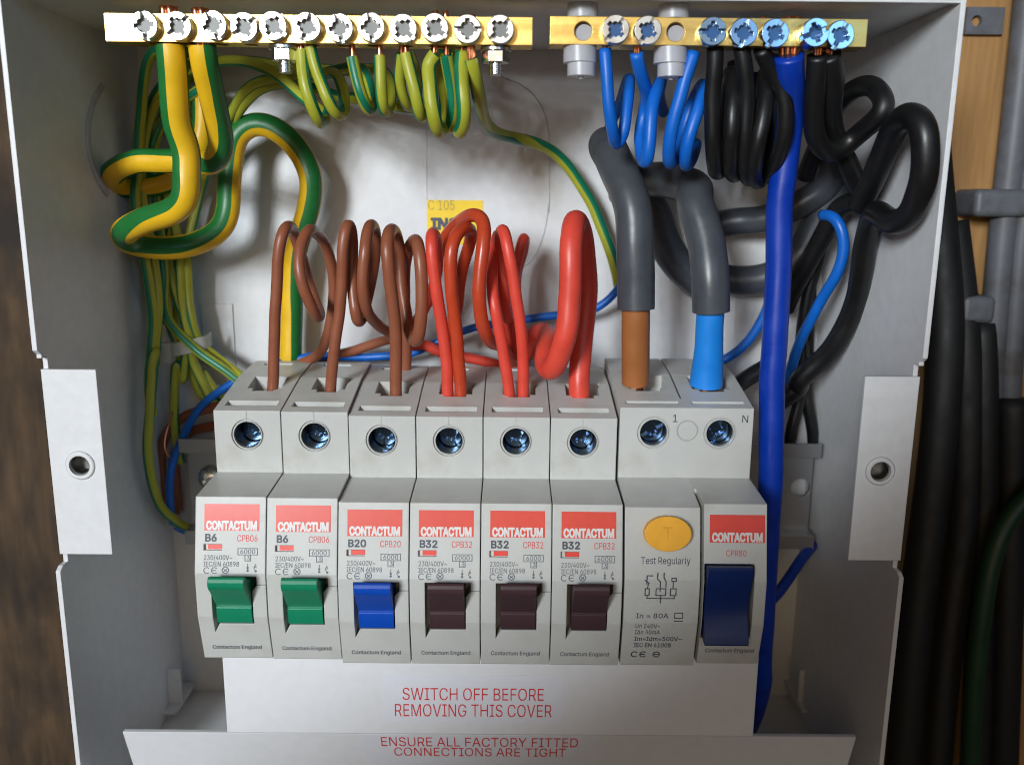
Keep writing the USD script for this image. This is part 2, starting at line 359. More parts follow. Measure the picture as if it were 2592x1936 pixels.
# ------------------------------------------------------------------ DIN rail
RZ0, RZ1, RY = -.0005, -.0355, .0520
rail = thing('din_rail', 'galvanised steel mounting rail running behind the row of breakers', 'rail', (0, YB, RZ1))
tk = .001
prof = [(RY, RZ0), (RY, RZ0 - .0045), (RY + .0065, RZ0 - .0045), (RY + .0065, RZ1 + .0045), (RY, RZ1 + .0045), (RY, RZ1), (RY + tk, RZ1), (RY + tk, RZ1 + .0035), (RY + .0065 + tk, RZ1 + .0035), (RY + .0065 + tk, RZ0 - .0035), (RY + tk, RZ0 - .0035), (RY + tk, RZ0)]
XR0, XR1 = -.1036, .0985
rb = ext_x(prof, XR0, XR1)
hx, hz = P(1900 + 345 / 2.753, 880 + 975 / 2.753, RY + .0065)[[0, 2]]
rb = rb - cyl_y(hx, hz, .0031, RY, RY + .02, 40)
part(rail, 'rail_body', rb, GALV)
for xx in (-.070, .040):
    part(rail, 'standoff', bx(xx, xx + .012, RY + .0076, YB - .0001, -.024, -.012), GALV)
def pozi(r, h, slot, rot, dome=.25, recess=.55):
    """screw head, axis towards +z, base at z=0"""
    pr = [(0, 0), (r * .96, 0), (r, h * .08), (r, h * (1 - dome * .5)), (r * .95, h), (0, h)]
    pr += []
    m = Manifold.revolve(CrossSection([np.array(pr[::1])], m3.FillRule.NonZero), 40)
    cut = Manifold.cube([2.2 * r, slot, h], True).translate([0, 0, h])
    m = m - cut
    if recess:
        k = recess * r
        cr = Manifold.cube([2 * k, slot * .95, 4 * h], True) + Manifold.cube([slot * .95, 2 * k, 4 * h], True)
        cr = cr + (Manifold.cube([1.5 * k, slot * .7, 4 * h], True) + Manifold.cube([slot * .7, 1.5 * k, 4 * h], True)).rotate([0, 0, 45]) + Manifold.cylinder(4 * h, k * .70, k * .70, 20, True)
        m = m - cr.translate([0, 0, h * .45 + 2 * h])
    return m.rotate([0, 0, rot])
def star(r, slot, rot, recess, z, t=.0001):
    k = recess * r * .97
    m = Manifold.cube([2 * k, slot * .85, t], True) + Manifold.cube([slot * .85, 2 * k, t], True) + (Manifold.cube([1.5 * k, slot * .6, t], True) + Manifold.cube([slot * .6, 1.5 * k, t], True)).rotate([0, 0, 45]) + Manifold.cylinder(t, k * .66, k * .66, 20, True)
    return m.translate([0, 0, z]).rotate([0, 0, rot])
def face_y(m, x, y, z):
    """axis +z of the mesh turned to face -y"""
    return m.rotate([90, 0, 0]).translate([x, y, z])
sx_, sz_ = P(1400 / 2.753, 880 + 945 / 2.753, RY)[[0, 2]]
sm = Manifold.revolve(CrossSection([np.array([(0, 0), (.0042, 0), (.0040, .0010), (.0033, .0022), (.002, .0030), (0, .0033)])], m3.FillRule.NonZero), 32)
sm = sm - (Manifold.cube([.0042, .0010, .003], True) + Manifold.cube([.0010, .0042, .003], True)).rotate([0, 0, 25]).translate([0, 0, .0032])
part(rail, 'fixing_screw', face_y(sm, sx_ + .0012, RY + .0062, sz_), ZINC, smooth=35)

# ------------------------------------------------------------------ circuit breakers
M_ = .0177
X0 = -0.0775700
ZK2 = -.0300
YT, ZTT, ZTB = .0103827, .017962, .0011914
YN, YK, ZK, YNB, ZNB = -.0058222, -.0100, -.01851, -.0072193, -.0428
G = .00028   # joint
EX = np.array([1.0, 0, 0])
def facet(a, b):
    a, b = np.array([0, *a]), np.array([0, *b]); t = (b - a) / np.linalg.norm(b - a)
    return lambda x, s, h=0.0: frame(a + EX * x + t * s + np.cross(t, EX) * h, EX, -t)
UP = facet((YN, 0.0), (YK, ZK)); LO = facet((YK, ZK), (YK, ZK2)); BO = facet((YK, ZK2), (YNB, ZNB))
TOPF = [(YT, ZTT), (.0330, .0225), (.0470, .0237), (.0512, .0237)]
def poly_in(F, pts, h0, h1):
    """(x, s) polygon extruded between heights h0..h1 over a facet"""
    c = CrossSection([np.array([(x, -s) for x, s in pts], float)], m3.FillRule.NonZero)
    if c.area() < 0 or c.is_empty(): c = CrossSection([np.array([(x, -s) for x, s in pts][::-1], float)], m3.FillRule.NonZero)
    Mx = F(0, 0, h0)
    return Manifold.extrude(c, h1 - h0).transform(Mx[:3].astype(float))
def rect_in(F, x0, x1, s0, s1, h0, h1): return poly_in(F, [(x0, s0), (x0, s1), (x1, s1), (x1, s0)], h0, h1)
mm = .001
def body_profile(dz=0.0, tz=0.0, dn=0.0):
    return [(YN + dn, 0 + dz), (YT + tz * .0, ZTB + dz), (YT, ZTT + tz)] + [(y, z + tz) for y, z in TOPF[1:]] + [(.0512, -.060), (YT, -.060), (YT, ZNB - .0012), (YNB + dn, ZNB), (YK + dn, ZK2), (YK + dn, ZK)]
def funnel(x, z, wire_gap, tz=0.0):
    """stepped cable entry and label slot cut in the top face around x"""
    t = np.array([0, TOPF[1][0] - YT, TOPF[1][1] - ZTT]); 
    F = facet((YT, ZTT + tz), (TOPF[1][0], TOPF[1][1] + tz))
    # on this facet, s runs backwards from the front edge; its outward normal points up
    return F
def breaker(code, rating, toggle, rot):
    """one single-pole breaker, local x from 0 to M_"""
    w = M_ - G
    b = ext_x(body_profile()[::-1], G / 2, M_ - G / 2)
    if b.is_empty(): b = ext_x(body_profile(), G / 2, M_ - G / 2)
    cx, cz = .00875, .01140
    b = b - cyl_y(cx, cz, .0036, YT - .01, YT + .012, 40)
    b = b - (cyl_y(cx, cz, .00425, YT - .01, YT + .0005, 40) - cyl_y(cx, cz, .00388, YT - .02, YT + .02, 40))
    b = b - bx(.0022, .0159, YT + .0032, YT + .0062, .0145, .030)             # label slot
    b = b - bx(.0050, .0142, YT + .0145, YT + .0225, .0165, .030) - bx(.0066, .0126, YT + .0128, YT + .0190, .0100, .030) - ext_y([(.0142, .0217), (.0160, .0228), (.0160, .03), (.0142, .03)], YT + .0155, YT + .0225)
    b = b - ext_y([(.0087, .020), (.0089, .020), (.0089, .0225), (.0087, .0225)], YT - .001, YT + .0105)
    b = b - bx(.00870, .00878, YT - .001, YT + .00012, .0150, .0185) - bx(.0040, .0122, .0452, .0474, .0215, .03)
    # toggle slot, its wedge and the finger scoop
    slot = poly_in(LO, [(.0039, .0008), (.0039, .0163), (.0053, .01365), (.0141, .01365), (.0141, .0046), (.0153, .0031), (.0153, .0008)], -.0052, .004)
    b = b - slot - rect_in(LO, .0150, M_, .00295, .00312, -.0006, .002)
    b = b - rect_in(UP, .00225, .0068, .01172, .01325, -.0009, .002)           # flag window
    return b
def breaker_parts(t, code, rating, toggle, rot):
    part(t, 'body', breaker(code, rating, toggle, rot), MCBP)
    lev = ext_x([(s, h) for s, h in [(1.2, -4.5), (13.5, -4.5), (13.5, -.6), (13.0, .0), (11, .5), (8.8, .6), (8.4, .2), (2.6, 4.4), (1.9, 5.1), (.9, 5.6), (-.2, 5.6), (-.9, 5.2), (-1.2, 4.6), (-.8, 3.9), (1.2, 1.6)]], 5.1, 13.85).scale([mm] * 3)  # (x, s, h)
    Mx = LO(0, 0, 0); A = np.array(Mx[:3]); A2 = np.stack([A[:, 0], -A[:, 1], A[:, 2], A[:, 3]], 1)
    tl = to_tm(lev); v = np.asarray(tl.vertices); tl = trimesh.Trimesh(v @ A2[:, :3].T + A2[:, 3], tl.faces, process=False)
    if tl.volume < 0: tl.invert()
    part(t, 'toggle', tl, toggle, smooth=28)
    part(t, 'slot_floor', rect_in(LO, .0036, .0155, .0006, .0165, -.0062, -.0054), DARK)
    h = 6e-5
    from shapely import box as sbox
    bd = part(t, 'brand_panel', put(trimesh.creation.box((13.6 * mm, 6.6 * mm, 3e-5)), UP(9.15 * mm, 5.05 * mm, h)), RED)
    part(bd, 'brand_lettering', put(text2('CONTACTUM', 2.0 * mm, 12.9 * mm, bold=5, center=True), UP(9.15 * mm, 8.05 * mm, h + 6e-5)), PALE)
    part(t, 'rating_lettering', put(text2(rating, 1.75 * mm, None, bold=3), UP(2.4 * mm, 11.0 * mm, h)), INK2)
    part(t, 'code_lettering', put(text2(code, 1.6 * mm, 5.25 * mm), UP(10.45 * mm, 11.0 * mm, h)), INKR)
    part(t, 'flag', rect_in(UP, .0033, .00675, .01178, .01295, -.0008, -.0001), FLAG)
    part(t, 'flag_recess', rect_in(UP, .0021, .0069, .0116, .0134, -.0013, -.00091), DARK)
    bits = []
    for s, ln in ((12.62, 0), (14.36, 1)): pass
    F_ = lambda x, y: (x * mm, -y * mm)
    rct = lambda x0, y0, x1, y1: [F_(x0, y0), F_(x1, y0), F_(x1, y1), F_(x0, y1), F_(x0, y0)]
    sp = [lines2([rct(10.75, 12.7, 15.6, 14.3), rct(12.5, 14.3, 13.9, 15.8)], .16 * mm)]
    place = lambda m, x, y: m.apply_translation([x * mm, -y * mm, 0]) or m
    sp.append(place(text2('6000', 1.15 * mm, 3.9 * mm), 11.2, 14.05)); sp.append(place(text2('3', 1.1 * mm), 12.85, 15.6))
    sp.append(place(text2('230/400V~', 1.2 * mm, 7.2 * mm), 2.25, 15.6)); sp.append(place(text2('IEC/EN 60898', 1.2 * mm, 8.9 * mm), 2.25, 17.2))
    part(t, 'standards_lettering', put(cat_(sp), UP(0, 0, h)), INK)
    arc = lambda cx, cy, r, a0, a1, n=14: [F_(cx + r * math.cos(math.radians(a)), cy - r * math.sin(math.radians(a))) for a in np.linspace(a0, a1, n)]
    q = [arc(3.1, 0, .72, 50, 310), arc(5.0, 0, .72, 50, 310), [F_(4.3, 0), F_(5.3, 0)], arc(7.7, -.1, .78, 0, 360, 24), [F_(7.3, -.4), F_(8.0, .25)], [F_(7.35, .25), F_(8.05, -.35)]]
    q2 = [[F_(13.2, 16.9), F_(13.2, 18.8)], [F_(15.1, 17.0), F_(14.7, 18.0), F_(15.3, 18.8)], arc(13.2, 17.9, .22, 0, 360, 8), arc(13.2, 18.6, .22, 0, 360, 8), arc(15.1, 17.6, .22, 0, 360, 8), arc(15.2, 18.7, .22, 0, 360, 8)]
    part(t, 'symbols', cat_([put(lines2(q, .2 * mm), UP(0, 18.2 * mm, h)), put(lines2(q2, .14 * mm), UP(0, -.4 * mm, h))]), INK)
    part(t, 'maker_lettering', put(text2('Contactum England', 1.2 * mm, 12.6 * mm), BO(2.6 * mm, 10.1 * mm, 1.3e-4)), INK)
    s = pozi(.0033, .0022, .0010, rot, recess=.62)
    part(t, 'terminal_screw', face_y(s, .00875, YT + .0085, .01140), SCREW, smooth=35)
    part(t, 'shaded_sleeve', cyl_y(.00875, .01140, .00358, YT + .0009, YT + .0118, 32) - cyl_y(.00875, .01140, .00342, YT, YT + .02, 32), SLEEVE_SHADE, smooth=40)  # added dark sleeve lining the screw hole to hold its shade
    part(t, 'terminal_clamp', bx(.0052, .0140, YT + .0150, YT + .0220, .0078, .0085), GALV)
GB = 'miniature circuit breakers in a row on the rail'
KIND = {'B6': ('CPB06', GREEN), 'B20': ('CPB20', BLUE_T), 'B32': ('CPB32', BROWN_T)}
BR = [('B6', 'breaker marked B6 with green toggle, at the left end of the row', .0011, 0), ('B6', 'breaker marked B6 with green toggle, left of the blue toggle breaker', .0009, 0),
      ('B20', 'white breaker marked B20 with bright blue toggle', 0, -.0002), ('B32', 'breaker marked B32 with brown toggle, directly right of the blue toggle breaker', -.0001, 0),
      ('B32', 'breaker marked B32 with brown toggle, between two other brown toggle breakers', -.0001, 0), ('B32', 'breaker marked B32 with brown toggle beside the amber button unit', -.0002, 0)]
first = {}
for i, (rt, lab, dz, dy) in enumerate(BR):
    loc = (X0 + i * M_, dy, dz)
    t = thing('circuit_breaker', lab, 'circuit breaker', loc, GB)
    if rt not in first:
        first[rt] = t; code, tg = KIND[rt]
        saved, t.loc = t.loc, np.zeros(3)
        breaker_parts(t, code, rt, tg, 20 + 35 * i)
        t.loc = saved
    else:
        pr = stage.GetPrimAtPath(t.path); pr.GetReferences().AddInternalReference(first[rt].path); pr.SetInstanceable(True)

# ------------------------------------------------------------------ residual current device
XRC = X0 + 6 * M_ + .0004
rcd = thing('residual_current_device', 'double width residual current switch with amber test button and navy rocker', 'rcd', (XRC, 0, 0))
TZ = .0028
def rprof(dn, z0, zb): return [(YN + dn, z0), (YT, ZTB + .0005), (YT, ZTT + TZ)] + [(y, z + TZ) for y, z in TOPF[1:]] + [(.0512, -.060), (YT, -.060), (YT, zb - .0012), (YNB + dn, zb), (YK + dn, ZK2), (YK + dn, ZK)]
def exx(p, a, b):
    m = ext_x(p[::-1], a, b)
    return m if not m.is_empty() else ext_x(p, a, b)
WR = .0352; XS = .0193
rl = exx(rprof(.0006, -.0010, -.0432), G / 2, XS - .0003); rr_ = exx(rprof(-.0004, .0004, -.0420), XS - .0003, WR)
rbdy = rl + rr_
rbdy = rbdy - bx(XS - .0004, XS + .0003, -.02, YN + .009, -.06, .002)
FU = facet((YN + .0006, -.0010), (YK + .0006, ZK)); FL = facet((YK + .0006, ZK), (YK + .0006, ZK2)); FB = facet((YK + .0006, ZK2), (YNB + .0006, -.0432))
RU = facet((YN - .0004, .0004), (YK - .0004, ZK)); RL = facet((YK - .0004, ZK), (YK - .0004, ZK2)); RB = facet((YK - .0004, ZK2), (YNB - .0004, -.0420))
for cx in (.00915, .02667):
    rbdy = rbdy - cyl_y(cx, .0140, .0036, YT - .01, YT + .012, 40) - (cyl_y(cx, .0140, .00430, YT - .01, YT + .0004, 40) - cyl_y(cx, .0140, .00395, YT - .02, YT + .02, 40))
    rbdy = rbdy - bx(cx - .0072, cx + .0068, YT + .0026, YT + .0042, .018, .030)
    rbdy = rbdy - bx(cx - .0052, cx + .0052, YT + .0125, YT + .0215, .0185, .032) - bx(cx - .0034, cx + .0034, YT + .0108, YT + .020, .012, .032)
rbdy = rbdy - (cyl_y(.0181, .0146, .0028, YT - .01, YT + .0003, 40) - cyl_y(.0181, .0146, .00255, YT - .02, YT + .02, 40))
rbdy = rbdy - bx(.0168, .0174, YT + .006, YT + .05, .0205, .032)
rbdy = rbdy - rect_in(RU, .0197, .0322, .0148, .0195, -.004, .003) - rect_in(RL, .0197, .0322, -.0005, .01552, -.004, .003)
sft = lambda m: to_tm(m.translate([XRC, 0, 0])) if isinstance(m, Manifold) else (m.apply_translation([XRC, 0, 0]) or m)
part(rcd, 'body', sft(rbdy), MCBP)
for cx, ro in ((.00915, 30), (.02667, 75)):
    part(rcd, 'shaded_sleeve', sft(cyl_y(cx, .0140, .00358, YT + .0014, YT + .0118, 32) - cyl_y(cx, .0140, .00342, YT, YT + .02, 32)), SLEEVE_SHADE, smooth=40)  # same added sleeve, here standing for shading alone
    part(rcd, 'terminal_screw', sft(face_y(pozi(.0034, .0022, .0010, ro, recess=.62), cx, YT + .0058, .0140)), SCREW, smooth=35)
# rocker across the kink
p0 = RU(0, .0151, 0)[:3, 3][1:]; pk = np.array([YK - .0004, ZK]); p1 = RB(0, .0036, 0)[:3, 3][1:]
nU, nL = RU(0, 0)[:3, 2][1:], RB(0, 0)[:3, 2][1:]
rk = [p0 - nU * .003, p0 + nU * .0030, p0 * .7 + pk * .3 + nU * .0030, pk + nU * .0012 + (p1 - pk) * .1, pk + (p1 - pk) * .35 + nL * .0004, pk + (p1 - pk) * .6 + nL * .0007, pk + (p1 - pk) * .85 + nL * .0026, p1 + nL * .0034, p1 + nL * .0004 + (p1 - pk) * .01, p1 - nL * .003]
rk = [tuple(q) for q in rk]
rock = exx(rk, .0201, .0311)
part(rcd, 'rocker', sft(rock), NAVY_T, smooth=30)
part(rcd, 'rocker_well', sft(rect_in(RL, .0196, .0323, -.006, .0157, -.0056, -.0044)), DARK)
# oval test button
bc = Manifold.extrude(CrossSection.circle(1.0, 56).scale((.0058, .0043)), .0030)
bt = FU(.0104, .0062, -.0004); btn = bc.transform(bt[:3].astype(float))
bn = part(rcd, 'test_button', sft(btn), AMBER, smooth=40)
part(bn, 'button_letter', sft(put(text2('T', 3.2 * mm, center=True, depth=3e-5), FU(.0104, .0077, .0026))), AMBER)
h = 6e-5
bd = part(rcd, 'brand_panel', sft(put(trimesh.creation.box((13.7 * mm, 6.9 * mm, 3e-5)), RU(27.85 * mm, 6.1 * mm, h))), RED)
part(bd, 'brand_lettering', sft(put(text2('CONTACTUM', 2.0 * mm, 12.9 * mm, bold=5, center=True), RU(27.85 * mm, 9.2 * mm, h + 6e-5))), PALE)
part(rcd, 'code_lettering', sft(put(text2('CPR80', 1.5 * mm, 5.2 * mm, center=True), RU(27.6 * mm, 12.9 * mm, h))), INKR)
part(rcd, 'terminal_lettering', sft(cat_([put(text2('1', 2.0 * mm), frame([.0137, YT - h, .0170], EX, [0, 0, 1])), put(text2('N', 2.0 * mm), frame([.0320, YT - h, .0170], EX, [0, 0, 1]))])), INK2)
part(rcd, 'test_lettering', sft(put(text2('Test Regularly', 1.7 * mm, 12.4 * mm, center=True), FU(10.3 * mm, 14.0 * mm, h))), INK2)
S_ = lambda x, y: (x * mm, -y * mm)
def rc(x0, y0, x1, y1): return [S_(x0, y0), S_(x1, y0), S_(x1, y1), S_(x0, y1), S_(x0, y0)]
dia = [[S_(7, 1), S_(5.6, 1), S_(5.6, 3.2)], [S_(5.2, 2.2), S_(6.2, 3.0)], [S_(8.2, .3), S_(8.2, 1.8), S_(9, 2.6), S_(9, 5.2)], [S_(9.8, .3), S_(9.8, 1.4), S_(10.4, 2.6), S_(10.4, 4.0)], rc(5.3, 4.4, 6.3, 6.2), rc(8, 4.4, 10.4, 6.2), rc(11.6, 4.4, 13, 6.2), [S_(6, 3.2), S_(5.8, 4.4)], [S_(12.2, 2.4), S_(12.2, 4.4)], rc(11.8, 1.6, 12.9, 2.4), [S_(5.8, 6.2), S_(5.8, 7.0), S_(12.6, 7.0), S_(12.6, 6.2)], [S_(9.2, 6.2), S_(9.2, 8.2)]]
part(rcd, 'wiring_symbol', sft(cat_([put(lines2([[(x, y + 0) for x, y in z] for z in dia], .22 * mm), FL(0, -2.2 * mm, h + 1.5e-4))])), INK2)
tl = [put(text2('In = 80A', 1.25 * mm, 8.3 * mm, bold=1), FL(3.2 * mm, 10.2 * mm, h)), put(lines2([[S_(13, 8.8), S_(15, 8.8), S_(15, 10.2), S_(13, 10.2), S_(13, 8.8)], [S_(13, 11), S_(15, 11)]], .25 * mm), FL(0, 0, h))]
for y, tx, wd, b in ((1.6, 'Un 240V~', 6.4, 0), (3.5, 'I\u0394n 30mA', 6.4, 0), (5.6, 'Im=Idm=500V~', 12.2, 1), (7.6, 'IEC EN 61008', 9.6, 1)):
    tl.append(put(text2(tx, 1.25 * mm, wd * mm, bold=b), FB(3.2 * mm, y * mm, 1.3e-4)))
part(rcd, 'standards_lettering', sft(cat_(tl)), INK)
arc2 = lambda cx, cy, r, a0, a1, n=14: [S_(cx + r * math.cos(math.radians(a)), cy - r * math.sin(math.radians(a))) for a in np.linspace(a0, a1, n)]
part(rcd, 'symbols', sft(put(lines2([arc2(3.6, 10.0, .8, 50, 310), arc2(5.8, 10.0, .8, 50, 310), [S_(5.0, 10.0), S_(6.1, 10.0)], arc2(9.2, 10.0, .8, 0, 360, 24), [S_(8.8, 10.0), S_(9.6, 10.0)]], .28 * mm), FB(0, 0, h))), INK2)
part(rcd, 'maker_lettering', sft(put(text2('Contactum England', 1.2 * mm, 12.6 * mm), RB(21.3 * mm, 8.6 * mm, 1.3e-4))), INK)

# ------------------------------------------------------------------ terminal bars
BZ0, BZ1, BY0, BY1 = .1087, .1148, .0020, .0085
def bar_points(reg, xs, v): return [P(ZO[reg][0] + x / ZO[reg][2], v, BY0)[0] for x in xs]
earth = thing('earth_bar', 'long brass earth terminal bar with twelve screws, upper left', 'terminal bar', (-.0445, BY1, BZ0))
b = bx(-.0939, .0047, BY0, BY1, BZ0, BZ1)
sc1 = bar_points('Z1', (550, 815, 1095, 1340, 1570, 1840, 2095), 60) + bar_points('Z2', (450, 705, 955, 1215, 1475), 65)
scv = [58 + 1.1 * i for i in range(12)]
holes = [x for x in sc1]
for x in sc1: b = b - cyl_z(x, .0052, .0017, BZ0 - .01, BZ1 + .01, 16)
part(earth, 'bar', b, BRASS)
angs = [95, 40, 110, 35, -35, 70, 100, 95, -40, -35, 0, 45]
zc = (BZ0 + BZ1) / 2
for i, x in enumerate(sc1):
    tilt = random.uniform(-.0003, .0003)
    e_ = part(earth, 'clamp_screw', face_y(pozi(.0032, .0026, .00105, angs[i], recess=.72), x, BY0 + .0001, zc + .0002 + tilt), HEAD, smooth=35)
    part(e_, 'recess', face_y(star(.0032, .00105, angs[i], .72, .0026 * .45 + .00008), x, BY0 + .0001, zc + .0002 + tilt), RECESS_SHADE)  # star insert darkened for the shade in the recess
    if i in (1, 2, 5, 6, 8, 9, 10):
        pass
hexn = lambda x, r, z0, z1, n=6: cyl_z(x, .0052, r, z0, z1, n)
for x in (P(720, 130, .005)[0], P(1255, 130, .005)[0]):
    nut = hexn(x, .0033, .1052, .1076); ws = cyl_z(x, .0052, .0036, .1077, .1084, 32); st = cyl_z(x, .0052, .0015, .1025, .1052, 20) + cyl_z(x, .0052, .00165, .1030, .1034, 20) + cyl_z(x, .0052, .00165, .1040, .1044, 20)
    n_ = part(earth, 'fixing_nut', nut.rotate([0, 0, 0]), ZINC)
    part(n_, 'washer', ws, ZINC, smooth=40); part(n_, 'stud', st + cyl_z(x, .0052, .0011, BZ1, BZ1 + .0007, 16), ZINC, smooth=40)
neutral = thing('neutral_bar', 'shorter brass neutral terminal bar on white plastic posts, upper right', 'terminal bar', (.045, BY1, BZ0))
b = bx(.0087, .0820, BY0, BY1, BZ0 + .0003, BZ1 + .0003)
hx1, hx2 = P(1350 + 400 / 3.16, 75, BY0)[0], P(1350 + 1140 / 3.16, 75, BY0)[0]
for x in (hx1, hx2): b = b - cyl_y(x, zc + .0002, .0021, BY0 - .01, BY1 + .01, 40)
part(neutral, 'bar', b, BRASS)
sc2 = bar_points('Z3', (650, 905, 1420, 1665, 1915), 72) + bar_points('Z4', (500, 720), 75)
for i, (x, a) in enumerate(zip(sc2, (50, 60, 0, 80, 60, 20, 65))):
    h_ = .0045 if i == 5 else .0026
    e_ = part(neutral, 'clamp_screw', face_y(pozi(.0032, h_, .00105, a, recess=.68), x, BY0 + .0001, zc + .0002 - .00012 * i), HEAD if i < 2 else GLINT_ZINC, smooth=35)
    part(e_, 'recess', face_y(star(.0032, .00105, a, .68, h_ * .45 + .00008), x, BY0 + .0001, zc + .0002 - .00012 * i), RECESS_GLINT)  # star insert coloured as a blue reflection
for x in (hx1, hx2):
    xx = x - .0004
    post = cyl_z(xx, .0055, .0039, .1054, BZ0 + .0002, 40) + cyl_z(xx + .0004, .0055, .0033, .1024, .1054, 40) + cyl_z(xx + .0004, .0055, .0007, .1018, .1024, 12)
    p_ = part(neutral, 'plastic_post', post, NYLON, smooth=40)
    part(neutral, 'post_pin', cyl_y(x + .0003, zc - .0002, .00205, BY0 + .0012, BY1 + .002, 32), NYLON, smooth=40)
    part(neutral, 'post_top', cyl_z(xx + .0004, .0055, .0036, BZ1 + .0004, ZT - TH - .00005, 32), NYLON, smooth=40)

# ------------------------------------------------------------------ cover plate and stickers
cov = thing('busbar_cover', 'white T shaped cover plate fixed below the row of breakers', 'cover plate', (0, 0, ZB))
part(cov, 'upright_plate', bx(-.0755, .0669, 0, .0012, -.0680, -.0440), COVER)
ya, za = 0.0, -.06802
d_ = np.array([.31, -.95]); d_ /= np.linalg.norm(d_); n_ = np.array([.95, .31])
q0 = np.array([ya, za]); q1 = q0 + d_ * .0325
strip = exx([(0.0014, za), (ya, za), tuple(q1), tuple(q1 + n_ / np.linalg.norm(n_) * .0014)], -.1038, .0950)
part(cov, 'folded_strip', strip, COVER)
TY = lambda u, v, y: P(u / .85340, v / .85340, y)
w1 = thing('warning_sticker', 'clear sticker with red words switch off before removing this cover', 'sticker', (-.01, 0, -.06))
a, b_ = TY(829, 1455, 0), TY(1216, 1560, 0)
part(w1, 'film', bx(a[0], b_[0], -.00012, -.00002, b_[2], a[2]), FILM)
def wtext(s, u0, u1, vb, vt):
    p, q = TY(u0, vb, 0), TY(u1, vt, 0)
    return put(text2(s, q[2] - p[2], q[0] - p[0], thin=.4), frame([p[0], -.00020, p[2]], EX, [0, 0, 1]))
part(w1, 'lettering', cat_([wtext('SWITCH OFF BEFORE', 868, 1177, 1510, 1486), wtext('REMOVING THIS COVER', 851, 1193, 1545, 1521)]), INKR)
SF = facet((ya, za), tuple(q1))
w2 = thing('warning_sticker', 'clear sticker with red words ensure all factory fitted connections are tight', 'sticker', (-.01, 0, -.072))
def on_strip(u, v):
    r_ = R @ np.array([(u / .8534 - 1296) / FPX, 1, -(v / .8534 - 968) / FPX]); M = SF(0, 0); n = M[:3, 2]; o = M[:3, 3]
    q = C + r_ * (np.dot(o - C, n) / np.dot(r_, n)); return q[0], -np.dot(q - o, M[:3, 1])
fx0, fs0 = on_strip(785, 1592); fx1, fs1 = on_strip(1290, 1650)
part(w2, 'film', rect_in(SF, fx0, fx1, .0003, fs1 + .004, .00002, .00012), FILM)
tt = []
for s, u0, u1, vb, vt in (('ENSURE ALL FACTORY FITTED', 822, 1251, 1609, 1593), ('CONNECTIONS ARE TIGHT', 851, 1224, 1630, 1615)):
    (xa, sa), (xb, sb) = on_strip(u0, vb), on_strip(u1, vt)
    tt.append(put(text2(s, sa - sb, xb - xa, thin=.2), SF(xa, sa, .00018)))
part(w2, 'lettering', cat_(tt), INKR)
ys = thing('inspection_label', 'square yellow inspection label on the back plate behind red wires', 'label', (-.02, YB, .05))
a, b_ = TY(922, 432, .0699), TY(1043, 529, .0699)
part(ys, 'paper', bx(a[0], b_[0], YB - .00015, YB - .00002, b_[2], a[2]), STICK)
def ytext(s, u0, u1, vb, vt, **k):
    p, q = TY(u0, vb, .0698), TY(u1, vt, .0698); return put(text2(s, q[2] - p[2], q[0] - p[0], **k), frame([p[0], YB - .00019, p[2]], EX, [0, 0, 1]))
part(ys, 'lettering', cat_([ytext('C 105', 924, 984, 454, 433, thin=1.6), ytext('INSP', 929, 1012, 495, 473, bold=5), ytext('14', 933, 962, 526, 505, thin=1.6), ytext('L', 1000, 1012, 526, 505, thin=1.6)]), INK2)

# ------------------------------------------------------------------ wires
def wire(name, label, cat, pts, r, m, m2=None, sect=45, phi=None, core=None, group=None, n=16, step=.0012, extra=None):
    pts = np.array(pts); t = thing(name, label, cat, pts[0], group)
    if m2 is None:
        part(t, 'insulation', sweep(pts, r, n, step)[0], m, smooth=True)
    else:
        a, b, q, tt_ = sweep(pts, r, 28, step, phi or [0], sect)
        for o, mm_, nm in ((a, m, 'light_stripe'), (b, m2, 'green_stripe')):
            part(t, nm, o, mm_, smooth=True)
        r0, r1 = (r, r) if np.ndim(r) == 0 else (r[0], r[-1])
        part(t, 'cut_end', cat_([to_tm(Manifold.sphere(r0 * .93, 16)).apply_translation(q[0] + tt_[0] * r0 * .9), to_tm(Manifold.sphere(r1 * .93, 16)).apply_translation(q[-1] - tt_[-1] * r1 * .9)]), m2, smooth=True)
    if core is not None:
        rc_, top = core
        st = pts[0]; d0 = pts[0] - pts[1]; d0 /= np.linalg.norm(d0)
        up = np.array([st[0], .0052, top])
        strands = []
        k = 1 if rc_ < .0009 else 7
        for i in range(k):
            o = np.zeros(3) if i == 0 else rc_ * .66 * np.array([math.cos(i * math.pi / 3), math.sin(i * math.pi / 3), 0])
            rr = rc_ if k == 1 else rc_ * .36
            strands.append(sweep([st - d0 * .001 + o * .8, st + (up - st) * .5 + o, up + o], rr, 8, .001)[0])
        part(t, 'copper_core', cat_(strands), COPPER, smooth=True)
    return t
EG = 'green and yellow earth wires'
